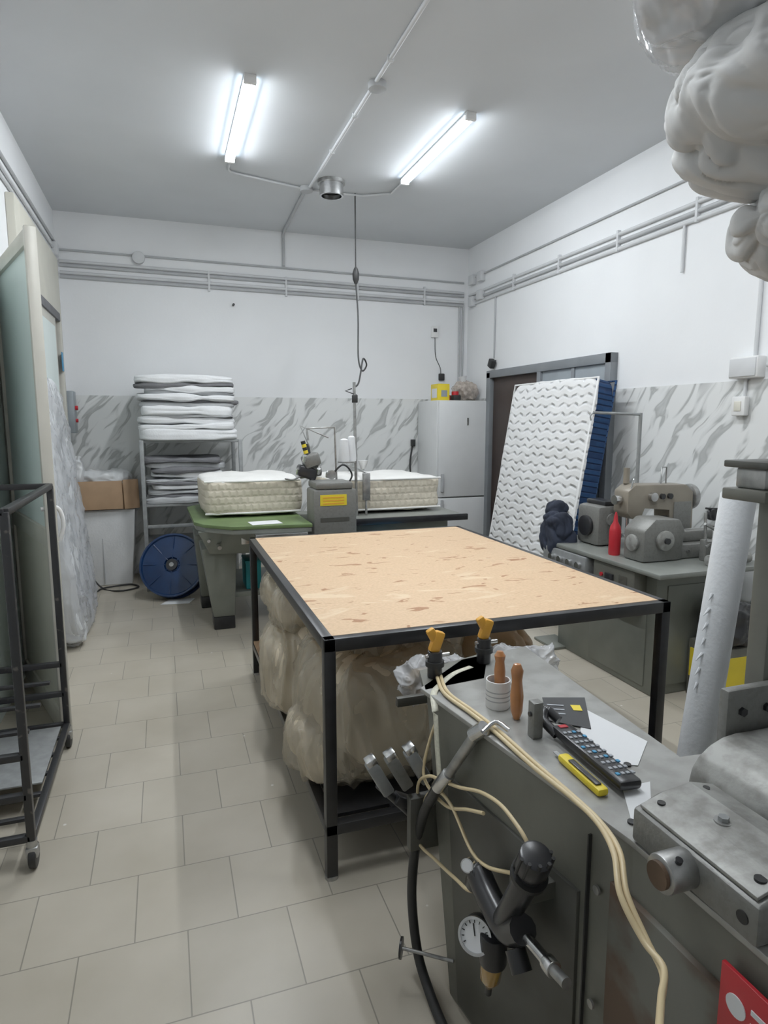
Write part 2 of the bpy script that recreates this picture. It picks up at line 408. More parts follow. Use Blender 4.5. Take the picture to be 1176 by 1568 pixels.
# ------------------------------------------------------------------ room shell
XL, XR, YF, YB, ZC = -.907, 3.47, -1.6, 7.1, 3.58
def world_coords(o):
    o.data.transform(Matrix.Translation(o.location)); o.location = (0, 0, 0); return o
world_coords(box('floor', XL-.1, XR+.1, YF-.1, YB+.1, -.1, 0, M['floor'], 0))
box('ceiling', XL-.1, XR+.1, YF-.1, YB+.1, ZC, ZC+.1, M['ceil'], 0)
box('wall_back', XL-.1, XR+.1, YB, YB+.1, 0, ZC, M['wall'], 0)
box('wall_left', XL-.1, XL, YF, YB, 0, ZC, M['wall'], 0)
box('wall_right', XR, XR+.1, YF, YB, 0, ZC, M['wall'], 0)
box('wall_front', XL-.1, XR+.1, YF-.1, YF, 0, ZC, M['wall'], 0)
world_coords(box('trim_1', XL, XR, YB-.006, YB, 0, 1.85, M['marbx'], 0))
world_coords(box('trim_2', XR-.006, XR, YF, 4.36, 0, 1.85, M['marby'], 0))
world_coords(box('trim_3', XR-.006, XR, 6.46, YB-.006, 0, 1.85, M['marby'], 0))
world_coords(box('trim_4', XL, XL+.006, YF, YB-.006, 0, 1.85, M['marby'], 0))

def tube_light(x0, y0, x1, y1):
    with group('tube_light'):
        z = ZC; cx = (x0+x1)/2
        box('base', cx-.034, cx+.034, y0-.02, y1+.02, z-.016, z, M['white'], .003)
        extr('diffuser', [(cx-.030, z-.034), (cx-.015, z-.046), (cx+.015, z-.046), (cx+.030, z-.034)], 'y', y0+.012, y1-.012, M['lamp'], 0)
        box('diffuser_rim', cx-.033, cx+.033, y0+.012, y1-.012, z-.034, z-.010, M['lampside'], 0)
        for a, b in ((y0-.018, y0+.012), (y1-.012, y1+.018)):
            box('end_cap', cx-.036, cx+.036, a, b, z-.048, z-.012, M['white'], .004)
for a in ((.565, 4.06, .565, 5.27), (1.98, 4.06, 1.98, 5.27), (.565, 1.35, .565, 2.56), (1.98, 1.35, 1.98, 2.56)):
    tube_light(*a)

with group('ceiling_conduit'):
    z = ZC-.014
    tube('main_run', [(1.27, YF+.02, z), (1.27, 5.74, z)], .012, M['pvc'], False)
    tube('cross_run', [(.575, 5.30, z), (.575, 5.50, z), (.60, 5.55, z), (1.25, 5.74, z), (1.75, 5.74, z), (1.98, 5.60, z), (1.98, 5.30, z)], .010, M['pvc'], False)
    tube('rear_run', [(1.25, 5.80, z), (1.29, 7.06, z), (1.29, 7.085, z-.02), (1.29, 7.085, 3.23)], .015, M['pvcd'], False)
    for i, (x, y) in enumerate(((1.29, 3.90), (1.25, 5.72))):
        cyl('junction_box', (x, y, ZC-.04), (x, y, ZC), .055, M['pvcd'], bev=.005)
    for y in (2.2, 3.0, 3.6, 4.3, 4.9): box('clip', 1.253, 1.287, y, y+.02, ZC-.03, ZC, M['pvc'], .002)
with group('exhaust_vent_ring'):
    lathe('ring', [(.085, 0), (.10, 0), (.10, .10), (.085, .10), (.085, 0)], M['chrome'], (1.42, 5.52, ZC-.12))
    lathe('cap', [(0, 0), (.07, 0), (.07, .06), (0, .06)], M['black'], (1.42, 5.52, ZC-.08))
    cyl('neck', (1.42, 5.52, ZC-.025), (1.42, 5.52, ZC), .115, M['steel'])

with group('conduit_back_wall'):
    y = YB-.014
    for i, (z, r) in enumerate(((3.205, .010), (3.09, .015), (3.052, .015), (2.985, .016), (2.945, .015))):
        tube('pipe', [(XL+.03, y, z+(.03 if i else .02)), (3.41, y, z-.01)], r, M['pvc'] if i % 2 else M['pvcd'], False)
    cyl('round_box', (-.16, YB-.045, 3.20), (-.16, YB, 3.20), .06, M['pvc'], bev=.006)
    for x in (.5, 1.3, 2.1, 2.9):
        box('clip', x, x+.02, YB-.03, YB, 2.92, 3.12, M['pvc'], .002)
    for x in (3.36, 3.405):
        tube('drop_pipe', [(x, y, 2.95), (x, y, 1.95)], .012, M['pvcd'], False)
with group('conduit_right_wall'):
    x = XR-.014
    for i, (z, r) in enumerate(((3.235, .009), (3.055, .015), (2.995, .016), (2.945, .015))):
        tube('pipe', [(x, 7.03, z-.01), (x, YF+.03, z)], r, M['pvc'] if i % 2 else M['pvcd'], False)
    for y in (1.2, 2.0, 2.8, 3.6, 4.4, 5.2, 6.0):
        box('clip', XR-.03, XR, y, y+.02, 2.92, 3.08, M['pvc'], .002)
    tube('drop_short', [(x, 3.72, 2.93), (x, 3.72, 2.62)], .011, M['pvc'], False)
    tube('drop_long', [(x, 3.07, 2.93), (x, 3.07, 1.97)], .012, M['pvc'], False)
    tube('drop_door', [(x, 6.40, 2.93), (x, 6.40, 2.28)], .008, M['pvcd'], False)
    for (y, z) in ((6.93, 3.20), (6.93, 2.96), (6.72, 3.0), (6.72, 3.20)):
        box('junction_box', XR-.06, XR, y-.055, y+.055, z-.055, z+.055, M['pvc'], .01)
with group('conduit_left_wall'):
    x = XL+.014
    for i, z in enumerate((3.27, 3.19, 3.13)):
        tube('pipe', [(x, 7.06, z), (x, YF+.03, z-.03)], .011, M['pvc'] if i else M['pvcd'], False)
    box('junction_box', XL, XL+.05, 6.85, 6.97, 3.12, 3.24, M['pvc'], .01)
with group('electrical_box'):
    box('box', XR-.07, XR, 3.0, 3.21, 1.86, 1.99, M['white'], .008)
    box('lid', XR-.078, XR-.07, 3.01, 3.20, 1.87, 1.98, M['pvc'], .003)
with group('wall_socket'):
    box('plate', XR-.05, XR-.006, 3.09, 3.19, 1.63, 1.75, M['white'], .008)
    box('rocker', XR-.056, XR-.05, 3.115, 3.165, 1.66, 1.72, M['cream'], .003)
    tube('feed', [(XR-.02, 3.12, 1.75), (XR-.02, 3.12, 1.86)], .01, M['pvc'], False)
with group('horizontal_conduit'):
    tube('pipe', [(XR-.016, 2.98, 1.93), (XR-.016, 1.0, 1.93)], .012, M['pvc'], False)
with group('thermostat'):
    box('body', 3.0, 3.085, YB-.035, YB, 2.56, 2.69, M['white'], .008)
    box('display', 3.02, 3.065, YB-.038, YB-.033, 2.62, 2.66, M['plastic_bk'], .002)
    tube('lead', [(3.05, YB-.01, 2.56), (3.06, YB-.01, 2.35), (3.12, YB-.01, 2.22), (3.13, YB-.012, 2.14)], .004, M['rub'])
    box('sensor', 3.10, 3.17, YB-.04, YB, 2.07, 2.15, M['rub'], .01)
with group('wall_hook'):
    cyl('pin', (.75, YB, 2.80), (.75, YB-.05, 2.80), .012, M['rub'])
with group('door_sensor'):
    box('body', XR-.08, XR-.02, 6.34, 6.42, 2.17, 2.26, M['rub'], .01, rot=(.5, 0, 0))
    cyl('arm', (XR, 6.38, 2.25), (XR-.05, 6.38, 2.22), .008, M['rub'])

# ------------------------------------------------------------------ right door
with group('door_1'):
    x0 = XR-.07
    box('jamb_far', x0, XR, 6.38, 6.46, 0, 2.12, M['doorfr'])
    box('jamb_near', x0, XR, 4.36, 4.43, 0, 2.14, M['doorfr'])
    box('header', x0, XR, 4.36, 6.46, 2.06, 2.14, M['doorfr'])
    box('mullion', x0, XR, 5.38, 5.44, 0, 2.06, M['doorfr'])
    box('dark_interior', XR-.02, XR-.002, 5.44, 6.38, 0, 2.06, M['dkbrown'])  # flat dark panel painted as the unlit interior of the opening
    box('grey_leaf', XR-.045, XR-.002, 4.43, 5.38, 0, 2.06, M['doorpan'])
    box('leaf_stile', XR-.06, XR-.04, 4.86, 4.90, 0, 2.06, M['doorfr'])
    for z in (.9, 1.88): box('leaf_rail', XR-.06, XR-.04, 4.43, 5.38, z, z+.03, M['doorfr'])

def leaning_mattress():
    W, L, T = 1.26, 1.93, .20
    ang = math.atan2(.31, 1.9)
    with group('leaning_mattress'):
        o = soft('quilted_panel', (0, 0, 0), (T, W, L), M['mattw'], k=12, n=44, amp=.012, freq=6,
                 mats=[M['mattw'], M['navy']], matf=lambda n, c: 0 if c.x < -T*.33 else 1)
        o.rotation_euler = (0, ang, 0)
        c = Matrix.Rotation(ang, 3, 'Y') @ Vector((-T/2, 0, -L/2))
        o.location = Vector((2.835, 4.80, .0))-c + Vector((0, 0, T*math.sin(ang)*1.0+.008))
        R = Matrix.Rotation(ang, 3, 'Y')
        for sx in (-T/2+.018, T/2-.018):
            pts = []
            for (a, b) in ((-1, -1), (1, -1), (1, 1), (-1, 1), (-1, -1)):
                pts.append(o.location + R @ Vector((sx, a*(W/2-.014), b*(L/2-.014))))
            tube('piping', pts, .010, M['white'] if sx < 0 else M['navy'], False)
leaning_mattress()

# ------------------------------------------------------------------ left wall doors
with group('door_2'):
    x1 = XL+.055
    box('transom_box', XL, x1, 4.95, 6.78, 2.57, 3.07, M['cream'], .008)
    box('jamb_near', XL, x1, 4.95, 5.02, 0, 2.57, M['alu'])
    box('jamb_far', XL, x1, 6.70, 6.78, 0, 2.57, M['alu'])
    box('recess', XL, XL+.012, 5.02, 6.70, 0, 2.57, M['sheetd'], 0)
    box('sliding_leaf', XL+.012, XL+.04, 5.6, 6.5, 0, 2.50, M['alu'])
    box('leaf_glass', XL+.04, XL+.045, 5.68, 6.42, .9, 2.42, M['glassf'], 0)
    box('head_rail', XL+.01, x1, 5.02, 6.70, 2.50, 2.57, M['sheetd'])
with group('door_3'):
    A = Vector((-.885, 4.40, 0)); B = Vector((-.53, 3.41, 0)); d = (B-A); Ln = d.length; u = d.normalized(); nrm = Vector((u.y, -u.x, 0))
    def lb(name, a0, a1, z0, z1, th, m, off=0., bev=.003):
        c = A+u*((a0+a1)/2)+nrm*off
        ang = math.atan2(u.y, u.x)
        return box(name, c.x-(a1-a0)/2, c.x+(a1-a0)/2, c.y-th/2, c.y+th/2, z0, z1, m, bev, rot=(0, 0, ang))
    lb('stile_free', Ln-.06, Ln-.02, .01, 2.47, .045, M['alu'])
    lb('stile_gasket', Ln-.022, Ln-.012, .01, 2.46, .03, M['sheetd'], 0, 0)
    lb('stile_cover', Ln-.014, Ln+.02, .01, 2.47, .05, M['alu'], .006)
    lb('stile_hinge', 0, .07, .01, 2.47, .045, M['alu'])
    lb('rail_top', .07, Ln-.06, 2.40, 2.47, .045, M['alu'])
    lb('rail_mid', .07, Ln-.06, .98, 1.07, .045, M['alu'])
    lb('rail_bottom', .07, Ln-.06, .01, .13, .045, M['alu'])
    lb('glass_upper', .07, Ln-.06, 1.07, 2.40, .01, M['glassf'], 0, 0)
    lb('panel_lower', .07, Ln-.06, .13, .98, .02, M['cream'], 0, 0)
    c = A+u*(Ln-.04)
    tube('handle', [(c.x-.03, c.y-.05, 1.18), (c.x+.04, c.y-.03, 1.18), (c.x+.06, c.y-.03, 1.1), (c.x+.04, c.y-.03, 1.02)], .01, M['white'])
with group('door_4'):
    box('jamb_a', XL, XL+.03, 4.44, 4.52, 0, 2.55, M['alu'])
    box('jamb_b', XL, XL+.03, 3.30, 3.38, 0, 2.55, M['alu'])
    box('head', XL, XL+.03, 3.30, 4.52, 2.49, 2.57, M['alu'])
    box('opening', XL, XL+.01, 3.38, 4.44, 0, 2.49, M['glassf'], 0)

with group('plastic_wrapped_foam_sheets'):
    soft('sheets', (-.755, 5.28, .96), (.14, 1.10, 1.90), M['foamroll'], k=8, n=40, amp=.012, freq=4, seed=3, fold=.015, ffreq=3, rot=(0, -.10, 0), floor=.004, fs=(1, 1, .4))
    soft('film', (-.75, 5.28, .97), (.155, 1.14, 1.90), M['filmc'], k=7, n=56, amp=.014, freq=4, seed=4, fold=.028, ffreq=4, rot=(0, -.10, 0), floor=.004, fs=(1, 1, .4))
    soft('film_skirt', (-.70, 5.25, .22), (.19, 1.0, .44), M['filmc'], k=4, n=36, amp=.02, freq=5, seed=9, fold=.03, ffreq=5, floor=.004)
with group('electrical_switch_panel'):
    box('body', XL, XL+.11, 6.80, 6.98, 1.48, 1.88, M['doorpan'], .01)
    cyl('stop_button', (XL+.11, 6.87, 1.72), (XL+.135, 6.87, 1.72), .022, M['red'])
    cyl('start_button', (XL+.11, 6.87, 1.60), (XL+.13, 6.87, 1.60), .018, M['red'])
with group('notice_sheet'):
    box('sheet', XL+.056, XL+.060, 6.60, 6.69, 2.05, 2.22, M['lblue'], 0)

# ------------------------------------------------------------------ trolley
with group('metal_trolley'):
    T = .014
    X0, X1, Y0, Y1 = -.885, -.515, 2.40, 3.31
    def bar(n, x0, x1, y0, y1, z0, z1, m='blackworn'): box(n, x0, x1, y0, y1, z0, z1, M[m], .004)
    for n, x, y in (('post_1', X0, Y0), ('post_2', X1, Y0), ('post_3', X0, Y1), ('post_4', X1, Y1)):
        bar(n, x-T, x+T, y-T, y+T, .11, 1.30)
    for z in (.11, .27, .42, 1.285):
        bar('rail_near', X0, X1, Y0-T, Y0+T, z, z+.026); bar('rail_far', X0, X1, Y1-T, Y1+T, z, z+.026)
        bar('rail_l', X0-T, X0+T, Y0, Y1, z, z+.026)
        if z in (.11, 1.285): bar('rail_r', X1-T, X1+T, Y0, Y1, z, z+.026)
    for k in range(5):
        y = Y0+.13+k*.16
        bar('slat', X0, X1, y-.012, y+.012, .115, .13)
    for k in range(3):
        y = Y0+.2+k*.24
        bar('slat_top', X0, X1-.02, y-.012, y+.012, .425, .44)
    box('tray', X0+.02, X1-.02, Y0+.35, Y1-.05, .132, .14, M['steelp'], .002)
    for x in (X0, X1):
        for y in (Y0, Y1):
            cyl('swivel', (x, y, .085), (x, y, .115), .018, M['steel'])
            box('fork', x-.02, x+.02, y-.02, y+.015, .05, .09, M['steel'], .004)
            cyl('wheel', (x-.013, y+.012, .046), (x+.013, y+.012, .046), .045, M['rub'], bev=.006)

# ------------------------------------------------------------------ back left : sheets on a rack
with group('metal_rack'):
    rx0, rx1, ry0, ry1 = -.20, .69, 6.30, 6.98
    for x in (rx0, rx1):
        for y in (ry0, ry1): box('leg', x-.018, x+.018, y-.018, y+.018, 0, 1.42, M['steelp'], .003)
    for z in (.40, .80, 1.395):
        box('shelf', rx0, rx1, ry0, ry1, z, z+.025, M['steelp'], .003)
    box('brace', rx0, rx1, ry0-.01, ry0+.01, .60, .63, M['steelp'], .002)
def stack(name, x0, x1, y0, y1, z0, layers, seed):
    with group(name):
        z = z0; random.seed(seed)
        for i, (h, mm) in enumerate(layers):
            dx, dy = random.uniform(-.03, .03), random.uniform(-.05, .02)
            w = random.uniform(-.05, .04)
            soft('folded_sheet', ((x0+x1)/2+dx, (y0+y1)/2+dy, z+h/2), (x1-x0+w, y1-y0, h*1.25), M[mm], k=7, n=20, amp=.026, freq=3.4, seed=seed+i, rot=(random.uniform(-.02, .02), random.uniform(-.025, .025), random.uniform(-.05, .05)), floor=z0)
            z += h
W_, G_, D_ = 'sheetw', 'sheetg', 'sheetd'
stack('folded_fabric_stack', -.20, .66, 6.25, 6.95, 1.42,
      [(.10, W_), (.05, W_), (.05, W_), (.03, G_), (.08, W_), (.03, G_), (.025, D_), (.05, W_), (.03, G_), (.05, W_), (.025, D_), (.06, W_)], 11)
stack('folded_fabric_stack', -.17, .52, 6.33, 6.92, .828,
      [(.05, G_), (.03, D_), (.05, G_), (.04, W_), (.03, D_), (.04, G_), (.05, W_), (.035, D_), (.055, G_), (.04, D_)], 31)
with group('white_carton_box'):
    hexa('body', [(-.76, 6.66, 0), (-.36, 6.66, 0), (-.36, 7.05, 0), (-.76, 7.05, 0)], [(-.80, 6.62, .75), (-.30, 6.62, .75), (-.30, 7.05, .75), (-.80, 7.05, .75)], M['sheetw'], .01)
    box('seam', -.61, -.605, 6.635, 6.66, .02, .73, M['sheetg'], 0)
with group('cardboard_box'):
    box('front_flap', -.83, -.40, 6.58, 6.595, .76, 1.03, M['card'], .002, rot=(-.10, 0, .02))
    box('side_flap', -.40, -.25, 6.59, 6.605, .76, 1.04, M['card'], .002, rot=(-.05, 0, .5))
    box('body', -.82, -.28, 6.64, 7.05, .755, 1.00, M['card'], .004)
    soft('scraps', (-.56, 6.84, 1.03), (.46, .36, .16), M['bagw'], k=3, n=20, amp=.03, freq=9, seed=5, fold=.02)
    soft('white_bag', (-.80, 6.76, 1.12), (.12, .2, .30), M['bagw'], k=3, n=20, amp=.02, freq=9, seed=6, fold=.02)
with group('blue_cable_reel'):
    ax = Vector((-.25, -.80, .36)).normalized(); c0 = Vector((.035, 6.02, .285))
    fl = [(0, 0), (.06, 0), (.07, .018), (.12, .020), (.20, .008), (.265, .006), (.275, .02), (.29, .02), (.292, .0), (.29, -.012), (.20, -.006), (0, -.006)]
    lathe('flange_front', fl, M['blue'], c0+ax*.06, ax, 48)
    lathe('flange_back', fl, M['blue'], c0-ax*.06, ax, 48)
    cyl('wound_core', c0-ax*.055, c0+ax*.055, .20, M['sheetd'], seg=40)
    cyl('hub', c0+ax*.05, c0+ax*.09, .05, M['plastic_bk'])
    cyl('hub_hole', c0+ax*.09, c0+ax*.095, .02, M['steel'])
    for k in range(8):
        a = k*math.pi/4; e1 = ax.cross(Vector((0, 0, 1))).normalized(); e2 = ax.cross(e1)
        dv = e1*math.cos(a)+e2*math.sin(a)
        cyl('rib', c0+ax*.075+dv*.06, c0+ax*.068+dv*.26, .006, M['blue'], seg=8)
with group('paper_on_floor'):
    sheet('paper', [(-.10, 5.78, .002), (.14, 5.74, .002), (.20, 5.90, .002), (-.02, 5.93, .002)], M['paper'])
with group('floor_cable'):
    tube('cable', [(-.72, 6.6, .3), (-.74, 6.55, .18), (-.62, 6.5, .012), (-.45, 6.35, .012), (-.3, 6.45, .012), (-.38, 6.58, .012), (-.6, 6.52, .012), (-.66, 6.40, .012)], .008, M['rub'])

# ------------------------------------------------------------------ refrigerator
with group('refrigerator'):
    box('body', 2.83, 3.43, 6.50, 7.06, .04, 1.82, M['fridge'], .012)
    box('door_upper', 2.835, 3.425, 6.45, 6.50, .76, 1.815, M['fridge'], .012)
    box('door_lower', 2.835, 3.425, 6.45, 6.50, .07, .745, M['fridge'], .012)
    box('plinth', 2.85, 3.41, 6.52, 7.0, 0, .06, M['plastic_bk'], 0)
    box('handle_upper', 2.86, 2.89, 6.42, 6.45, .82, 1.02, M['sheetg'], .006)
    box('handle_lower', 2.86, 2.89, 6.42, 6.45, .55, .73, M['sheetg'], .006)
    box('badge', 3.17, 3.19, 6.446, 6.451, 1.55, 1.63, M['steel'], 0)
with group('yellow_box'):
    box('carton', 2.86, 3.0, 6.55, 6.75, 1.82, 2.0, M['yellow'], .004)
    box('label', 2.858, 2.861, 6.58, 6.72, 1.85, 1.95, M['paper'], 0)
    box('print', 2.90, 2.97, 6.547, 6.551, 1.86, 1.93, M['doorpan'], 0)
with group('plastic_bag_on_fridge'):
    soft('bag', (3.28, 6.75, 1.93), (.26, .26, .22), mat('crumpled_film', (.42, .36, .31), .25, var=.3, scale=14, coat=.6), k=2.6, n=24, amp=.03, freq=10, seed=8, fold=.02, ffreq=10, floor=1.82)
    cyl('neck', (3.27, 6.75, 2.0), (3.25, 6.75, 2.10), .02, M['bagw'], r2=.05)
with group('tool_case_on_fridge'):
    box('case', 3.05, 3.14, 6.55, 6.8, 1.82, 1.88, M['rub'], .008)
    cyl('tape_roll', (3.09, 6.6, 1.88), (3.09, 6.6, 1.92), .04, M['red'])
    cyl('jar', (3.03, 6.62, 1.82), (3.03, 6.62, 1.88), .012, M['red'])
with group('fridge_wall_cable'):
    tube('cable', [(2.78, 7.08, 1.35), (2.74, 7.07, 1.1), (2.76, 7.07, .8), (2.73, 7.07, .5)], .01, M['rub'])
    box('plug', 2.75, 2.80, 7.05, 7.09, 1.30, 1.38, M['rub'], .005)

# ------------------------------------------------------------------ tape-edge machine (back centre)
with group('mattress_sewing_machine_table'):
    prism('green_top', [(.16, 5.75), (.18, 4.86), (.24, 4.72), (.42, 4.55), (.99, 4.50), (.99, 5.95), (.30, 5.95)], .835, .86, M['green'], .005)
    prism('top_edge', [(.17, 5.74), (.19, 4.87), (.25, 4.73), (.43, 4.56), (.985, 4.51), (.985, 5.94), (.30, 5.94)], .80, .835, M['gtop'], .004)
    hexa('under_frame', [(.28, 4.80, .62), (.95, 4.70, .62), (.95, 5.8, .62), (.28, 5.8, .62)], [(.20, 4.74, .80), (.97, 4.58, .80), (.97, 5.9, .80), (.22, 5.9, .80)], M['greent'], .01)
    hexa('leg_front', [(.30, 4.92, .10), (.46, 4.92, .10), (.46, 5.12, .10), (.30, 5.12, .10)], [(.22, 4.82, .66), (.48, 4.82, .66), (.48, 5.22, .66), (.22, 5.22, .66)], M['greent'], .012)
    box('foot_front', .30, .46, 4.92, 5.12, 0, .10, M['black'], .008)
    hexa('leg_back', [(.24, 5.55, .10), (.38, 5.55, .10), (.38, 5.75, .10), (.24, 5.75, .10)], [(.20, 5.45, .66), (.44, 5.45, .66), (.44, 5.85, .66), (.20, 5.85, .66)], M['greent'], .012)
    box('foot_back', .24, .38, 5.55, 5.75, 0, .10, M['black'], .008)
    box('shelf', .40, 1.55, 4.95, 5.75, .24, .28, M['greent'], .006)
    hexa('leg_right', [(1.5, 4.92, 0), (1.66, 4.92, 0), (1.66, 5.7, 0), (1.5, 5.7, 0)], [(1.45, 4.82, .78), (1.7, 4.82, .78), (1.7, 5.8, .78), (1.45, 5.8, .78)], M['greent'], .012)
    box('rear_beam', .90, 1.45, 5.4, 5.6, .70, .80, M['greent'], .006)
    box('right_top', 1.36, 2.32, 4.70, 5.95, .80, .835, M['gtop'], .008)
    box('right_top_lip', 1.36, 2.33, 4.69, 4.72, .795, .845, M['black'], .004)
    box('right_apron', 1.38, 2.2, 4.80, 5.8, .66, .80, M['greent'], .008)
    box('drawer', .5, .62, 4.70, 4.74, .70, .78, M['chrome'], .004)
    box('work_lamp', .58, .95, 4.50, 4.56, .765, .80, M['chrome'], .004)
    cyl('knob_1', (.34, 4.76, .70), (.34, 4.62, .70), .015, M['chrome'])
    cyl('knob_2', (.28, 4.78, .74), (.27, 4.69, .74), .012, M['chrome'])
with group('paper_on_table'):
    box('sheet', .56, .78, 4.57, 4.73, .861, .863, M['paper'], 0, rot=(0, 0, .1))
with group('teal_storage_box'):
    box('box', .56, .68, 5.0, 5.25, .281, .50, M['teal'], .008)
    box('lid', .555, .685, 4.995, 5.255, .49, .51, M['teal'], .005)
with group('mattress_on_table'):
    def mf(n, c): return 1 if c.z > .118 else 0
    soft('mattress_block_left', (.64, 5.40, 1.015), (.77, .84, .285), M['mattside'], k=9, n=34, amp=.02, freq=5, seed=2, mats=[M['mattside'], M['mattop']], matf=mf, rot=(0, 0, .02), floor=.862)
    soft('mattress_block_right', (1.76, 5.42, .99), (.96, .84, .285), M['mattside'], k=9, n=34, amp=.02, freq=5, seed=4, mats=[M['mattside'], M['mattop']], matf=mf, floor=.84)
    for z in (.882, 1.128):
        tube('piping_l', [(.27, 5.0, z+.01), (.64, 4.975, z+.01), (1.0, 4.99, z+.01)], .008, M['mattop'])
        tube('piping_r', [(1.30, 5.0, z-.01), (1.75, 4.995, z-.01), (2.22, 5.01, z-.01)], .008, M['mattop'])
with group('edge_sewing_head'):
    box('stand', 1.06, 1.30, 4.58, 4.78, 0, .64, M['greent'], .01)
    box('carriage', 1.01, 1.34, 4.55, 4.80, .62, 1.10, M['cast'], .02)
    box('carriage_top', 1.03, 1.31, 4.55, 4.82, 1.10, 1.15, M['cast'], .012)
    box('warning_label', 1.06, 1.26, 4.545, 4.551, .98, 1.06, M['yellow'], 0)
    for k in range(3): box('label_text', 1.08, 1.24, 4.543, 4.546, .99+.022*k, 1.0+.022*k, M['orange'], 0)
    box('lower_switch', 1.06, 1.28, 4.545, 4.551, .86, .89, M['mdark'], 0)
    cyl('needle_post', (1.06, 4.80, 1.14), (1.03, 4.86, 1.42), .022, M['black'])
    box('arm', .95, 1.10, 4.78, 4.92, 1.16, 1.25, M['plastic_bk'], .02, rot=(0, .35, 0))
    box('head_block', .99, 1.12, 4.76, 4.88, 1.25, 1.35, M['cast'], .02, rot=(0, -.3, 0))
    cyl('motor', (.97, 4.86, 1.20), (1.14, 4.86, 1.22), .045, M['cast'], bev=.01)
    a = Vector((1.02, 4.80, 1.33)); dd = Vector((-.25, 0, .97))
    for k in range(5): cyl('striped_guard', a+dd*.024*k, a+dd*.024*(k+1), .018, M['yellow'] if k in (1, 3) else M['black'], seg=12)
    tube('thread_frame', [(1.04, 4.84, 1.45), (1.03, 4.84, 1.54), (1.25, 4.84, 1.55), (1.26, 4.84, 1.14)], .009, M['steel'], False)
    tube('thread_arm', [(1.05, 4.84, 1.40), (.98, 4.84, 1.56), (1.20, 4.84, 1.47)], .006, M['steel'], False)
    for i, (x, y, z) in enumerate(((.95, 4.83, 1.2), (1.18, 4.82, 1.17), (1.10, 4.78, 1.2), (.99, 4.76, 1.30))):
        cyl('screw_knob', (x, y, z), (x, y-.03, z+.04), .014, M['chrome'])
    tube('lever', [(.97, 4.8, 1.18), (.90, 4.76, 1.16), (.84, 4.74, 1.17)], .007, M['steel'])
    cyl('disk', (1.20, 4.78, 1.19), (1.20, 4.75, 1.19), .035, M['steel'])
    tube('mains_cable', [(1.2, 4.83, 1.16), (1.30, 4.80, 1.26), (1.38, 4.82, 1.18), (1.32, 4.8, 1.08)], .007, M['rub'])
with group('thread_stand'):
    cyl('pole', (1.455, 4.95, .836), (1.44, 4.95, 1.90), .012, M['steel'])
    cyl('spool_shelf', (1.36, 4.90, 1.27), (1.36, 4.90, 1.28), .07, M['steel'])
    tube('shelf_arm', [(1.45, 4.95, 1.27), (1.36, 4.91, 1.27)], .008, M['steel'], False)
    lathe('thread_cone_1', [(0, 0), (.04, 0), (.045, .02), (.032, .17), (.01, .18), (0, .18)], M['sheetw'], (1.34, 4.90, 1.28))
    lathe('thread_cone_2', [(0, 0), (.035, 0), (.038, .02), (.028, .19), (.01, .20), (0, .20)], M['sheetw'], (1.41, 4.93, 1.28))
    tube('guide_arm', [(1.46, 4.95, 1.80), (1.36, 4.92, 1.83), (1.42, 4.95, 1.85)], .005, M['rub'], False)
    box('clamp', 1.425, 1.465, 4.93, 4.97, 1.74, 1.80, M['rub'], .004)
with group('hanging_power_cable'):
    tube('cable', [(1.69, 5.74, ZC), (1.685, 5.72, 3.3), (1.68, 5.70, 2.93)], .006, M['rub'])
    lathe('plug', [(0, 0), (.012, .0), (.028, .04), (.03, .09), (.018, .13), (.006, .15), (0, .15)], M['rub'], (1.675, 5.68, 2.80))
    tube('lower_cable', [(1.675, 5.68, 2.81), (1.67, 5.60, 2.5), (1.64, 5.5, 2.15), (1.66, 5.45, 2.03), (1.70, 5.45, 2.08), (1.66, 5.42, 2.13), (1.60, 5.30, 2.0), (1.52, 5.1, 1.9), (1.46, 5.02, 1.86)], .007, M['rub'])
with group('roll_holder'):
    lathe('funnel', [(0, 0), (.02, 0), (.05, .08), (.0, .08)], M['white'], (1.80, 5.9, 1.14))
    tube('bracket', [(1.53, 4.93, .84), (1.53, 4.93, 1.18), (1.56, 5.3, 1.19), (1.60, 5.9, 1.19)], .010, M['steel'], False)
    box('bracket_plate', 1.50, 1.56, 4.91, 4.94, .96, 1.18, M['steel'], .004)
with group('blue_tray'):
    box('tray', 1.42, 1.80, 4.40, 4.62, .64, .70, M['lblue'], .006)
    box('stool', 1.45, 1.77, 4.42, 4.60, 0, .64, M['greent'], .01)

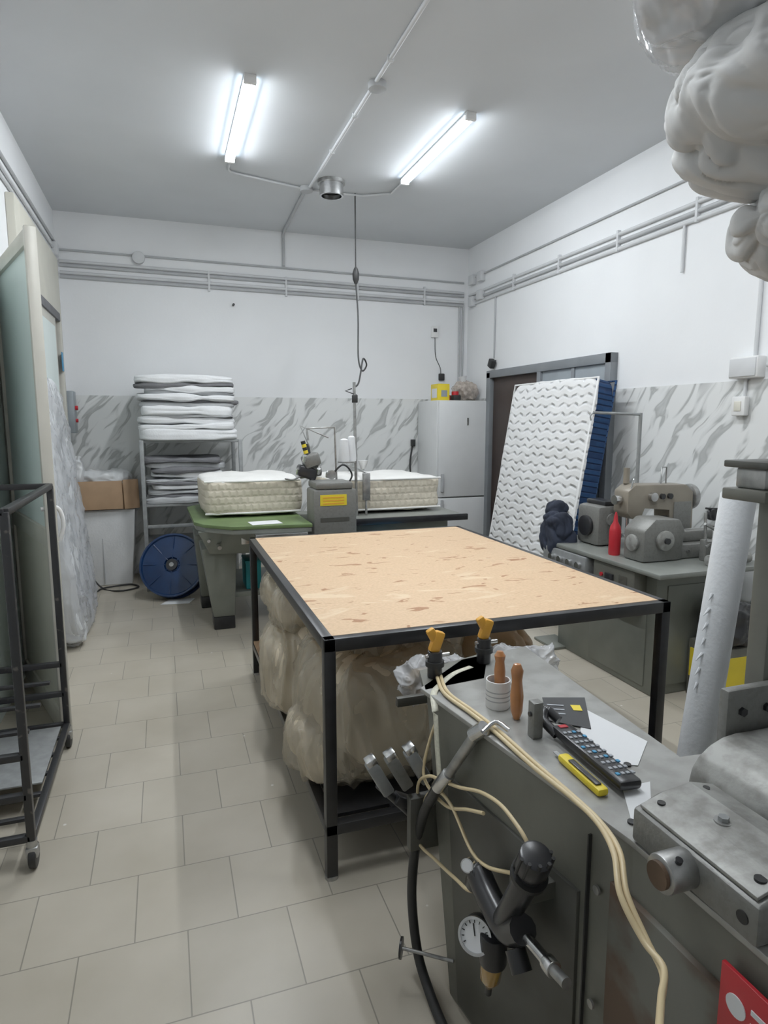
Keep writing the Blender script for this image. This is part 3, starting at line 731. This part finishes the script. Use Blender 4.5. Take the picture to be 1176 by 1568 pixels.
# ------------------------------------------------------------------ work table
with group('work_table'):
    x0, x1, y0, y1, h = .47, 1.90, 1.99, 3.97, .88
    t = .04
    for n, x, y in (('leg_1', x0, y0), ('leg_2', x1-t, y0), ('leg_3', x0, y1-t), ('leg_4', x1-t, y1-t)):
        box(n, x, x+t, y, y+t, .012, h-.002, M['black'], .003)
        cyl('foot', (x+t/2, y+t/2, 0), (x+t/2, y+t/2, .014), .024, M['steel'])
    box('frame_front', x0, x1, y0, y0+t, h-.045, h, M['black'], .003)
    box('frame_back', x0, x1, y1-t, y1, h-.045, h, M['black'], .003)
    box('frame_left', x0, x0+t, y0, y1, h-.045, h, M['black'], .003)
    box('frame_right', x1-t, x1, y0, y1, h-.045, h, M['black'], .003)
    world_coords(box('board', x0+.035, x1-.035, y0+.035, y1-.035, h-.03, h+.001, M['board'], .001))
    z = .20
    box('low_rail_front', x0, x1, y0, y0+t, z-.03, z+.01, M['black'], .003)
    box('low_rail_back', x0, x1, y1-t, y1, z-.03, z+.01, M['black'], .003)
    box('low_rail_left', x0, x0+t, y0, y1, z-.03, z+.01, M['black'], .003)
    box('low_rail_right', x1-t, x1, y0, y1, z-.03, z+.01, M['black'], .003)
    for k in range(5): box('low_slat', x0+.25*(k+1), x0+.25*(k+1)+.03, y0+.03, y1-.03, z-.02, z+.01, M['black'], .003)
    box('rear_shelf_board', x0+.005, x1-.03, 2.95, y1-.03, z+.01, z+.025, M['ply'], .001)
    box('front_shade_panel', x0+.045, x1-.045, y0+.06, 2.94, z-.005, z+.011, M['black'], .001)  # black sheet added to stand in for the shaded floor under the bags
with group('foam_bags_under_table'):
    fz = .228
    FS = (1, 1, .35)
    B = [('bag_1', (.80, 2.42, .47), (.66, .64, .51), 'bag', 3.2, 21, fz), ('bag_2', (.665, 2.98, .44), (.50, .58, .43), 'bag', 3, 22, fz),
         ('bag_3', (.90, 2.62, .69), (.60, .68, .27), 'bagd', 2.8, 23, None), ('bag_4', (.62, 3.10, .72), (.32, .62, .19), 'bag', 3, 24, None),
         ('bag_5', (1.35, 2.8, .45), (.58, .9, .44), 'bagd', 3, 25, fz), ('bag_6', (.61, 2.36, .36), (.40, .42, .26), 'bag', 2.8, 26, fz-.012)]
    for n_, c_, s_, m_, k_, sd_, fl_ in B:
        soft(n_, c_, s_, M[m_], k=k_, n=40, amp=.035, freq=3.5, seed=sd_, fold=-.03, ffreq=2.6, floor=fl_, fs=(1, 1, .5))
    for n_, c_, s_, m_, k_, sd_, fl_ in B:
        if n_ == 'bag_5': continue
        soft(n_+'_film', c_, s_, M['film'], k=k_, n=64, amp=.035, freq=3.5, seed=sd_, fold=.034, ffreq=5.5, floor=fl_, fs=FS, grow=.018)
# ------------------------------------------------------------------ right sewing bench
with group('industrial_sewing_bench'):
    bx0, bx1, by0, by1, bz = 2.51, 3.32, 2.72, 3.92, .77
    box('top', bx0, bx1, by0, by1, bz-.03, bz, M['gtop'], .008)
    box('pedestal', 2.62, 3.22, 2.86, 3.80, 0, bz-.03, M['greent'], .008)
    box('pedestal_door', 2.612, 2.622, 2.92, 3.44, .04, .52, M['greent'], .004)
    box('end_door', 2.70, 3.16, 2.852, 2.862, .06, .66, M['greent'], .004)
    box('front_bracket', 2.50, 2.63, 3.36, 3.84, .60, .735, M['steelp'], .006)
    for k in range(4): cyl('dial', (2.50, 3.42+.10*k, .675), (2.475, 3.42+.10*k, .675), .022, M['chrome'])
    box('control_box', 2.53, 2.63, 2.94, 3.32, .50, .735, M['mgrey'], .012)
    box('switch', 2.515, 2.535, 3.12, 3.19, .60, .68, M['plastic_bk'], .003)
    box('badge', 2.526, 2.533, 3.0, 3.07, .64, .69, M['chrome'], 0)
    cyl('red_switch', (2.535, 3.23, .66), (2.52, 3.23, .66), .012, M['red'])
    box('floor_plate', 2.52, 2.70, 3.70, 3.95, 0, .02, M['greent'], .004)
with group('sewing_motor_unit'):
    box('block', 2.68, 2.88, 3.48, 3.72, .771, 1.04, M['cast'], .03)
    cyl('disc', (2.68, 3.60, .90), (2.655, 3.60, .90), .07, M['plastic_bk'], bev=.006)
    box('upper', 2.74, 2.84, 3.5, 3.7, 1.04, 1.07, M['plastic_bk'], .008)
    cyl('oil_cap', (2.78, 3.47, .95), (2.78, 3.48, .95), .04, M['castw'])
with group('red_bottle'):
    lathe('bottle', [(0, 0), (.033, 0), (.036, .01), (.036, .15), (.03, .18), (.014, .21), (.012, .24), (.004, .27), (0, .27)], M['red'], (2.63, 3.25, .77))
with group('flat_seam_machine'):
    extr('gear_case', [(2.62, .772), (2.90, .772), (2.92, .95), (2.88, 1.02), (2.70, 1.03), (2.62, .96)], 'y', 2.98, 3.16, M['cast'], .015)
    cyl('case_disc', (2.76, 2.98, .90), (2.76, 2.955, .90), .06, M['castw'], bev=.006)
    cyl('case_screw', (2.76, 2.955, .90), (2.76, 2.94, .90), .018, M['plastic_bk'])
    cyl('side_disc', (2.62, 3.07, .88), (2.60, 3.07, .88), .05, M['castw'], bev=.006)
    box('bed', 2.80, 3.26, 3.0, 3.26, .771, .86, M['cast'], .015)
    box('feed_arm', 2.90, 3.22, 3.06, 3.14, .86, .93, M['cast'], .015)
    cyl('feed_shaft', (2.90, 3.20, .90), (3.25, 3.20, .90), .018, M['chrome'])
    for k in range(4): cyl('bed_bolt', (2.86+.1*k, 3.0, .82), (2.86+.1*k, 2.99, .82), .01, M['chrome'])
with group('sewing_machine_head'):
    extr('arm', [(2.74, 1.02), (2.74, 1.16), (2.80, 1.20), (3.20, 1.19), (3.26, 1.14), (3.27, .78), (3.08, .78), (3.08, 1.04), (2.86, 1.06), (2.86, .98), (2.78, .98)], 'y', 3.28, 3.42, M['beigem'], .012)
    cyl('needle_bar', (2.80, 3.35, .98), (2.80, 3.35, .86), .012, M['chrome'])
    box('presser', 2.77, 2.83, 3.33, 3.37, .85, .875, M['chrome'], .004)
    cyl('handwheel', (3.27, 3.35, 1.10), (3.31, 3.35, 1.10), .085, M['steel'], bev=.01)
    cyl('tension_disc', (2.73, 3.35, 1.10), (2.69, 3.35, 1.10), .03, M['chrome'])
    cyl('tension_disc_2', (2.92, 3.28, 1.12), (2.92, 3.25, 1.12), .028, M['chrome'])
    box('face_plate', 3.10, 3.24, 3.272, 3.281, .90, 1.08, M['cast'], .004)
    for xx in (3.0, 3.06): cyl('dial', (xx, 3.28, 1.12), (xx, 3.262, 1.12), .018, M['plastic_bk'])
    cyl('spool', (2.80, 3.38, 1.20), (2.80, 3.38, 1.30), .020, M['beigem'])
    tube('take_up', [(2.78, 3.30, 1.20), (2.76, 3.26, 1.24), (2.74, 3.26, 1.18)], .005, M['chrome'])
    tube('thread_guide', [(3.05, 3.35, 1.19), (3.05, 3.35, 1.30), (3.09, 3.35, 1.30), (3.09, 3.35, 1.19)], .005, M['steel'], False)
    cyl('small_motor', (2.98, 3.30, .95), (3.07, 3.30, .95), .04, M['plastic_bk'], bev=.01)
with group('thread_pole'):
    cyl('pole', (2.97, 3.48, .77), (2.97, 3.48, 1.65), .012, M['steelp'])
    tube('arm', [(2.97, 3.48, 1.64), (2.60, 3.48, 1.65)], .009, M['steelp'], False)
    tube('hook', [(2.60, 3.48, 1.65), (2.58, 3.48, 1.63), (2.585, 3.48, 1.60)], .005, M['steelp'])
with group('linkage_frame'):
    for i, (a, b) in enumerate((((2.98, 2.9, 1.0), (3.25, 2.95, .88)), ((3.0, 2.9, .86), (3.27, 2.96, 1.02)), ((3.05, 2.95, .98), (3.26, 2.9, .97)), ((2.98, 2.88, .90), (3.26, 2.88, .86)), ((3.26, 2.88, .77), (3.26, 2.96, 1.06)), ((3.02, 2.92, .77), (3.02, 2.94, 1.06)), ((3.14, 2.9, .77), (3.12, 2.92, 1.04)))):
        cyl('rod', a, b, .009, M['steel'], seg=10)
    box('rod_bracket', 3.0, 3.06, 2.9, 2.95, .771, .90, M['cast'], .006)
    cyl('roller', (2.92, 2.80, .805), (3.22, 2.80, .805), .032, M['castw'], bev=.004)
    cyl('pulley', (3.10, 2.98, 1.04), (3.10, 2.95, 1.04), .035, M['plastic_bk'])
    tube('belt', [(3.05, 2.97, 1.08), (3.22, 2.97, 1.05), (3.28, 2.96, .9)], .006, M['rub'])
with group('dark_work_trousers'):
    soft('cloth', (2.58, 3.80, .80), (.18, .24, .34), M['jeans'], k=3, n=30, amp=.03, freq=7, seed=13, fold=-.02, ffreq=6)
    soft('cloth_leg', (2.62, 3.86, .93), (.14, .14, .22), M['jeans'], k=2.8, n=24, amp=.02, freq=8, seed=14, fold=-.02, ffreq=6)
with group('label_box'):
    box('carton', 2.86, 3.14, 2.60, 2.84, 0, .34, M['mgrey'], .006)
    box('yellow_sheet', 2.90, 3.05, 2.595, 2.601, .12, .29, M['yellow'], 0)
    box('yellow_sheet_side', 2.854, 2.861, 2.62, 2.82, .12, .29, M['yellow'], 0)
with group('black_rubbish_bag'):
    soft('bag', (3.0, 2.70, .46), (.28, .24, .26), M['plastic_bk'], k=2.8, n=24, amp=.02, freq=8, seed=15, fold=.02, ffreq=6, floor=.342)

# ------------------------------------------------------------------ foreground machine
MZ = .85
with group('foreground_industrial_machine'):
    bot = [(.69, 1.45, 0), (.775, .86, 0), (.80, .05, 0), (1.55, .05, 0), (1.55, .98, 0), (1.09, 1.03, 0), (1.10, 1.55, 0)]
    top = [(.665, 1.58, MZ-.012), (.77, .86, MZ-.012), (.79, .05, MZ-.012), (1.55, .05, MZ-.012), (1.55, 1.0, MZ-.012), (1.055, 1.05, MZ-.012), (1.10, 1.78, MZ-.012)]
    hexa('cabinet', bot, top, M['mgrey'], .004)
    prism('top_plate', [(.655, 1.60), (.765, .86), (.785, .05), (1.56, .05), (1.56, 1.01), (1.065, 1.06), (1.115, 1.80), (.86, 1.76)], MZ-.012, MZ, M['mtop'], .002)
    hexa('dark_panel', [(.751, .98, .02), (.690, 1.40, .02), (.72, 1.40, .02), (.78, .98, .02)],
         [(.745, .98, .66), (.677, 1.46, .66), (.71, 1.46, .66), (.77, .98, .66)], M['mdark'], .002)
    hexa('lower_front_panel', [(.775, .20, .02), (.760, .90, .02), (.79, .90, .02), (.80, .20, .02)], [(.772, .20, .74), (.757, .90, .74), (.79, .90, .74), (.80, .20, .74)], M['rustf'], .002)
    box('seam', .7485, .756, .955, .959, .02, .80, M['rub'], 0)
    for (y, z) in ((.93, .70), (.93, .45), (.88, .20), (.4, .7)):
        cyl('panel_screw', (.755, y, z), (.750, y, z), .009, M['steel'], seg=16)
    box('warning_plate', .755, .762, .50, .645, .68, .80, M['red'], .001)
    for k in range(4): box('warning_text', .7535, .7555, .51, .59, .695+.022*k, .703+.022*k, M['paper'], 0)
    cyl('warning_pictogram', (.7555, .615, .75), (.7535, .615, .75), .017, M['paper'])
    extr('casting_block', [(.765, .852), (.935, .852), (.955, .88), (.94, .925), (.88, .94), (.82, .93), (.765, .915)], 'y', .60, .86, M['cast'], .006)
    extr('casting_cap', [(.772, .919), (.82, .932), (.88, .942), (.935, .927), (.935, .932), (.88, .947), (.82, .938), (.772, .925)], 'y', .61, .85, M['castw'], .001)
    cyl('shaft_collar', (.770, .735, .885), (.715, .735, .885), .031, M['steel'], seg=36, bev=.004)
    cyl('shaft_end', (.715, .735, .885), (.708, .735, .885), .022, M['rust'], seg=32)
    cyl('collar_screw', (.735, .720, .912), (.735, .718, .918), .006, M['plastic_bk'], seg=12)
    cyl('cap_screw_1', (.85, .745, .938), (.85, .745, .950), .009, M['steelp'], seg=6)
    cyl('cap_screw_1_ring', (.85, .745, .938), (.85, .745, .943), .015, M['steel'], seg=20)
    cyl('cap_hole_2', (.80, .63, .926), (.80, .63, .9345), .009, M['rub'])
    cyl('cap_hole_3', (.80, .83, .926), (.80, .83, .9345), .007, M['rub'])
    cyl('cap_hole_4', (.90, .83, .936), (.90, .83, .9435), .006, M['rub'])
    cyl('face_hole', (.766, .625, .885), (.763, .625, .885), .010, M['rub'])
    arc = [(1.30, .852), (1.00, .852)] + [(1.12-.12*math.cos(a), .86+.085*math.sin(a)) for a in [i*math.pi/10 for i in range(0, 7)]] + [(1.30, .945)]
    extr('arched_housing', arc, 'y', .78, .97, M['castw'], .006)
    box('bolted_plate', 1.11, 1.34, .985, 1.01, .85, 1.03, M['cast'], .006)
    for x in (1.15, 1.22):
        for z in (.90, .98): cyl('plate_bolt', (x, .985, z), (x, .977, z), .010, M['plastic_bk'], seg=6)
    box('bearing_block', 1.02, 1.30, .60, .76, .85, .95, M['cast'], .012)
    box('column', 1.235, 1.40, 1.01, 1.06, .0, 1.43, M['mgrey'], .006)
    box('column_slot', 1.25, 1.257, 1.006, 1.011, 1.0, 1.35, M['mdark'], 0)
    box('head_plate', 1.16, 1.46, .98, 1.09, 1.43, 1.455, M['mgrey'], .004)
    box('head_block', 1.18, 1.46, 1.0, 1.075, 1.455, 1.50, M['steel'], .006)
    box('head_cap', 1.16, 1.46, .98, 1.09, 1.50, 1.515, M['mdark'], .003)
    cyl('head_pin', (1.24, 1.03, 1.515), (1.24, 1.03, 1.54), .012, M['plastic_bk'])
    for (x, y) in ((.725, 1.66), (.915, 1.715)):
        cyl('clamp_post', (x, y, MZ), (x, y, .93), .022, M['plastic_bk'], bev=.004)
        cyl('clamp_collar', (x, y, .885), (x, y, .90), .028, M['rub'])
        box('orange_clamp', x-.012, x+.022, y-.012, y+.012, .925, .99, M['orange'], .008, rot=(0, .35, 0))
        box('orange_clamp_jaw', x-.022, x+.004, y-.010, y+.010, .96, 1.0, M['orange'], .006, rot=(0, -.5, 0))
        tube('clamp_rod', [(x-.03, y, .915), (x+.045, y, .915)], .006, M['chrome'], False)
    prism('clamp_shelf', [(.66, 1.58), (.86, 1.60), (.98, 1.80), (.70, 1.72)], MZ-.02, MZ, M['mgrey'], .003)
    cyl('pin_bolt_1', (.93, 1.07, MZ), (.93, 1.07, MZ+.004), .008, M['rub'])
    cyl('pin_bolt_2', (.80, .90, MZ), (.80, .90, MZ+.004), .008, M['rub'])
    tube('side_rod', [(.69, 1.43, .12), (.56, 1.50, .14)], .005, M['steel'], False)
    cyl('rod_disc', (.565, 1.497, .14), (.560, 1.50, .14), .028, M['plastic_bk'])
with group('pneumatic_valve_block'):
    for i in range(3):
        a = Vector((.515+.05*i, 1.60-.02*i, .655+.02*i))
        box('valve', a.x, a.x+.035, a.y-.02, a.y+.02, a.z-.11, a.z, M['steelp'] if i != 1 else M['cast'], .006, rot=(0, -.5, 0))
        box('valve_cap', a.x-.022, a.x+.010, a.y-.018, a.y+.018, a.z-.018, a.z+.012, M['chrome'], .004, rot=(0, -.5, 0))
    box('manifold', .57, .66, 1.57, 1.61, .50, .53, M['plastic_bk'], .006, rot=(0, .5, 0))
    cyl('valve_rod', (.53, 1.6, .58), (.66, 1.58, .44), .012, M['plastic_bk'])
    box('bracket', .60, .69, 1.53, 1.56, .40, .56, M['mdark'], .004)
with group('air_hose'):
    cyl('coupling_nut', (.70, 1.30, .865), (.685, 1.33, .835), .018, M['chrome'])
    cyl('coupling_body', (.69, 1.32, .845), (.655, 1.40, .70), .013, M['steel'])
    cyl('coupling_sleeve', (.655, 1.40, .70), (.64, 1.44, .64), .018, M['chrome'], bev=.003)
    cyl('coupling_end', (.64, 1.44, .64), (.632, 1.47, .585), .015, M['plastic_bk'])
    tube('coupling_lever', [(.69, 1.29, .86), (.73, 1.30, .875), (.75, 1.27, .865)], .006, M['chrome'])
    tube('hose', [(.632, 1.47, .59), (.63, 1.52, .50), (.625, 1.56, .37), (.622, 1.57, .22), (.625, 1.53, .08), (.63, 1.45, .02), (.625, 1.33, .016), (.62, 1.1, .016)], .014, M['rub'])
with group('air_line_tubes'):
    for i, off in enumerate((0, .012)):
        tube('long_line', [(.73+off, 1.66, .856), (.697+off, 1.53, .858), (.712+off, 1.40, .857), (.722+off, 1.283, .857), (.725+off, 1.118, .857), (.735+off*.5, 1.0, .857), (.730+off*.5, .91, .860),
                           (.695+off, .82, .868), (.66+off, .758, .846), (.66+off*.5, .703, .811), (.655, .655, .809-off), (.607, .607, .822-off), (.56, .56, .847-off), (.494, .494, .883-off)], .0052, M['cable'])
    tube('loop_1', [(.64, 1.56, .45), (.63, 1.55, .585), (.64, 1.50, .64), (.65, 1.44, .66), (.66, 1.35, .69), (.665, 1.25, .735), (.665, 1.162, .76), (.665, 1.10, .76), (.67, 1.051, .74), (.68, 1.04, .69)], .0045, M['cable'])
    tube('loop_2', [(.65, 1.56, .44), (.64, 1.52, .56), (.645, 1.45, .625), (.655, 1.38, .62), (.66, 1.28, .567), (.66, 1.20, .58), (.67, 1.12, .62), (.68, 1.05, .66)], .0045, M['cable'])
    tube('loop_3', [(.65, 1.58, .50), (.63, 1.55, .42), (.64, 1.44, .43), (.65, 1.33, .45), (.655, 1.28, .46), (.66, 1.22, .50)], .0045, M['cable'])
    tube('loop_4', [(.70, 1.53, .84), (.66, 1.54, .72), (.64, 1.53, .62), (.655, 1.42, .60), (.66, 1.30, .66), (.66, 1.22, .70)], .0045, M['cable'])
with group('air_pressure_regulator'):
    cyl('main_body', (.655, 1.00, .72), (.655, 1.115, .50), .026, M['plastic_bk'], bev=.006)
    cyl('adjust_knob', (.655, .990, .755), (.655, 1.01, .71), .034, M['plastic_bk'], bev=.006)
    for k in range(10):
        a = k*math.pi/5; cyl('knob_rib', (.655+.033*math.cos(a), .990+.030*math.sin(a), .755), (.655+.033*math.cos(a), 1.01+.030*math.sin(a), .71), .004, M['rub'], seg=8)
    cyl('knob_ring', (.655, 1.012, .70), (.655, 1.017, .69), .038, M['rub'])
    tube('body_block', [(.655, 1.23, .545), (.655, 1.17, .52), (.655, 1.09, .51), (.655, 1.03, .56)], .030, M['plastic_bk'])
    cyl('left_valve', (.655, 1.25, .50), (.655, 1.21, .56), .024, M['plastic_bk'], bev=.005)
    gd = Vector((-.70, -.62, .38)).normalized(); gc = Vector((.625, 1.175, .435))
    cyl('gauge_body', gc-gd*.025, gc+gd*.008, .040, M['plastic_bk'], seg=36, bev=.003)
    cyl('gauge_face', gc+gd*.008, gc+gd*.0095, .034, M['paper'], seg=36)
    lathe('gauge_bezel', [(.034, 0), (.040, 0), (.040, .008), (.034, .008), (.034, 0)], M['chrome'], gc+gd*.006, gd, 36)
    e1 = gd.cross(Vector((0, 0, 1))).normalized(); e2 = e1.cross(gd)
    cyl('gauge_needle', gc+gd*.011, gc+gd*.011+e2*.024+e1*.008, .0015, M['rub'], seg=6)
    for k in range(12):
        a = math.radians(-40+k*23.6); dv = e1*math.cos(a)+e2*math.sin(a)
        cyl('gauge_tick', gc+gd*.0102+dv*.026, gc+gd*.0102+dv*.032, .0012, M['rub'], seg=4)
    g2 = Vector((.63, 1.235, .565))
    cyl('small_gauge', g2-gd*.01, g2+gd*.006, .016, M['chrome'], seg=24); cyl('small_gauge_face', g2+gd*.006, g2+gd*.007, .013, M['paper'], seg=24)
    lathe('filter_bowl', [(0, 0), (.008, .0), (.014, .012), (.024, .03), (.027, .08), (.02, .09), (0, .09)], M['amber'], (.655, 1.165, .30), (0, -.15, 1))
    cyl('bowl_drain', (.655, 1.168, .280), (.655, 1.165, .305), .008, M['plastic_bk'])
    cyl('bowl_collar', (.655, 1.15, .375), (.655, 1.15, .45), .031, M['plastic_bk'], bev=.005)
    cyl('oil_cap', (.65, 1.05, .50), (.65, 1.02, .47), .022, M['plastic_bk'])
    cyl('outlet_nipple', (.66, 1.02, .545), (.66, .95, .555), .012, M['chrome'])
    cyl('outlet_ring', (.66, .95, .555), (.66, .925, .558), .017, M['chrome'], bev=.002)
    cyl('outlet_end', (.66, .925, .558), (.66, .885, .566), .011, M['steel'])
    box('mount_bracket', .66, .76, 1.04, 1.10, .60, .64, M['mdark'], .004)

with group('tool_mug'):
    lathe('mug', [(0, 0), (.030, 0), (.032, .004), (.032, .075), (.029, .075), (.028, .008), (0, .008)], M['white'], (.805, 1.425, MZ))
    tube('mug_handle', [(.836, 1.425, MZ+.06), (.858, 1.42, MZ+.055), (.858, 1.42, MZ+.025), (.836, 1.425, MZ+.018)], .004, M['white'])
    for k in range(3): lathe('mug_band', [(.0322, .022+.012*k), (.0325, .022+.012*k), (.0325, .025+.012*k), (.0322, .025+.012*k)], M['sheetg'], (.805, 1.425, MZ))
    lathe('wooden_handle', [(0, 0), (.009, 0), (.014, .02), (.015, .06), (.012, .085), (.015, .1), (.008, .112), (0, .114)], M['wood'], (.81, 1.425, MZ+.035), (.05, .12, 1))
with group('wooden_handled_awl'):
    lathe('handle', [(0, 0), (.008, 0), (.015, .02), (.017, .06), (.013, .10), (.016, .125), (.009, .142), (0, .145)], M['wood'], (.815, 1.345, MZ), (.02, .06, 1))
with group('sharpening_block'):
    box('stone', .795, .822, 1.235, 1.262, MZ, MZ+.09, M['cast'], .003)
    cyl('bolt', (.795, 1.248, MZ+.06), (.790, 1.248, MZ+.06), .006, M['plastic_bk'])
with group('black_tool_holder'):
    tube('hook', [(.85, 1.22, MZ+.012), (.84, 1.26, MZ+.03), (.86, 1.28, MZ+.045), (.875, 1.25, MZ+.03)], .012, M['plastic_bk'])
with group('measuring_tape'):
    bm = bmesh.new()
    pts = catmull([(.86, 1.69, .853), (.79, 1.66, .853), (.72, 1.60, .854), (.675, 1.55, .852), (.655, 1.49, .82), (.652, 1.47, .74), (.655, 1.46, .66), (.662, 1.47, .60)], 8)
    pr = None
    for i, p in enumerate(pts):
        t = (pts[min(i+1, len(pts)-1)]-pts[max(i-1, 0)]).normalized()
        w = Vector((t.y, -t.x, 0)) if abs(t.z) < .7 else Vector((.35, -.9, 0))
        w = w.normalized()*.009
        a, b_ = bm.verts.new(p-w), bm.verts.new(p+w)
        if pr: bm.faces.new((pr[0], pr[1], b_, a))
        pr = (a, b_)
    o = bm_obj('tape', bm, M['tape'], True)
    md = o.modifiers.new('s', 'SOLIDIFY'); md.thickness = .001
with group('instruction_card'):
    sheet('card', [(.942, 1.426, MZ+.002), (.883, 1.304, MZ+.002), (.956, 1.232, MZ+.002), (1.051, 1.388, MZ+.002)], M['plastic_bk'], .002)
    sheet('print', [(.985, 1.36, MZ+.0045), (.975, 1.33, MZ+.0045), (.995, 1.32, MZ+.0045), (1.008, 1.35, MZ+.0045)], M['yellow'], .0005)
    for k in range(3): sheet('text', [(.93-.012*k, 1.385-.022*k, MZ+.0045), (.927-.012*k, 1.379-.022*k, MZ+.0045), (.965-.012*k, 1.36-.022*k, MZ+.0045), (.968-.012*k, 1.366-.022*k, MZ+.0045)], M['btn'], .0005)
with group('paper_sheets'):
    sheet('sheet_1', [(1.01, 1.34, MZ+.001), (.90, 1.20, MZ+.001), (.87, 1.10, MZ+.001), (.95, 1.06, MZ+.001), (1.045, 1.14, MZ+.001)], M['paper'], .001)
    sheet('sheet_2', [(.86, 1.0, MZ+.001), (.80, .90, MZ+.001), (.83, .88, MZ+.001), (.93, 1.0, MZ+.001)], M['paper'], .001)
with group('remote_control'):
    R = (0, .06, -.03)
    box('body', .838, .893, .975, 1.235, MZ+.008, MZ+.030, M['plastic_bk'], .008, rot=R)
    for r in range(9):
        for c_ in range(4):
            x = .846+.0125*c_; y = 1.0+.023*r; zz = MZ+.0285-(x-.8655)*.06
            box('button', x, x+.008, y, y+.009, zz, zz+.0035, M['btn'] if (r+c_) % 5 else M['lblue'], .001, rot=R)
    box('pad', .855, .877, 1.213, 1.226, MZ+.029, MZ+.032, M['red'], .001, rot=R)
with group('yellow_cutter'):
    box('handle', .792, .818, .985, 1.135, MZ+.001, MZ+.018, M['yellow'], .006, rot=(0, 0, -.03))
    box('grip', .796, .810, 1.0, 1.10, MZ+.018, MZ+.022, M['plastic_bk'], .003, rot=(0, 0, -.03))
    box('blade', .800, .810, 1.13, 1.16, MZ+.006, MZ+.009, M['chrome'], 0)
with group('crumpled_plastic_film'):
    soft('film_1', (1.17, 1.86, .765), (.28, .10, .11), M['filmc'], k=2.6, n=44, amp=.03, freq=7, seed=41, fold=.03, ffreq=7, rot=(0, .15, 0))
    soft('film_2', (.84, 1.88, .74), (.30, .09, .14), M['filmc'], k=2.8, n=44, amp=.025, freq=7, seed=42, fold=.025, ffreq=7)
    soft('inner_scrap', (.84, 1.88, .735), (.22, .06, .10), M['bagd'], k=2.8, n=24, amp=.02, freq=9, seed=43)
    box('hook_rail', .66, 1.16, 1.80, 1.82, .70, .73, M['mdark'], .003)

with group('foam_sheet_roll'):
    a = Vector((1.565, 1.55, .0)); b = Vector((1.80, 1.62, 1.36)); d = (b-a).normalized()
    cyl('roll', a+Vector((0, 0, .02)), b, .055, M['foamroll'], seg=40, bev=.006)
    cyl('core', b-d*.01, b+d*.012, .022, M['card'])
    for k in range(7):
        p = a+d*(.75+.05*k)+Vector((-.055, -.01, 0))
        cyl('torn_fringe', p, p+Vector((-.018-.006*(k % 3), -.004, -.02)), .006, M['foamroll'], r2=.001, seg=8)

with group('storage_rack'):
    for x in (1.64, 2.5):
        for y in (.30, 1.18): box('upright', x-.02, x+.02, y-.02, y+.02, 0, 1.93, M['steelp'], .003)
    for z in (.4, 1.2, 1.93):
        box('shelf', 1.62, 2.52, .28, 1.20, z, z+.03, M['steelp'], .003)
with group('bagged_padding'):
    soft('bag_bottom', (1.74, 1.10, 2.085), (.80, .74, .25), M['fluff'], k=2.8, n=64, amp=.025, freq=4, seed=61, fold=-.03, ffreq=3.8, pinch=.35, floor=1.962)
    soft('bag_middle', (1.62, 1.12, 2.32), (.95, .80, .38), M['fluff'], k=2.6, n=76, amp=.03, freq=3, seed=62, fold=-.034, ffreq=3.6, rot=(0, .10, 0), pinch=.3)
    soft('bag_top', (1.57, 1.12, 2.62), (1.06, .82, .36), M['fluff'], k=2.6, n=64, amp=.03, freq=3, seed=63, fold=-.034, ffreq=3.6, pinch=.3)
    soft('bag_top_film', (1.57, 1.12, 2.62), (1.06, .82, .36), M['filmc'], k=2.6, n=64, amp=.03, freq=3, seed=63, fold=.02, ffreq=4, pinch=.3, grow=.02)

# ------------------------------------------------------------------ world + camera
w = bpy.data.worlds.new('world'); bpy.context.scene.world = w; w.use_nodes = True
w.node_tree.nodes['Background'].inputs[0].default_value = (.8, .85, .9, 1); w.node_tree.nodes['Background'].inputs[1].default_value = .3
cd = bpy.data.cameras.new('camera'); cam = bpy.data.objects.new('camera', cd); COL.objects.link(cam)
cd.sensor_fit = 'VERTICAL'; cd.sensor_height = 24; cd.lens = 24*980/1568; cd.clip_start = .02
cam.location = (0, 0, 1.6); cam.rotation_euler = (math.radians(90-8.13), 0, math.radians(-18.85))
bpy.context.scene.camera = cam
bpy.context.scene.view_settings.view_transform = 'Standard'
bpy.context.scene.view_settings.gamma = 1.1
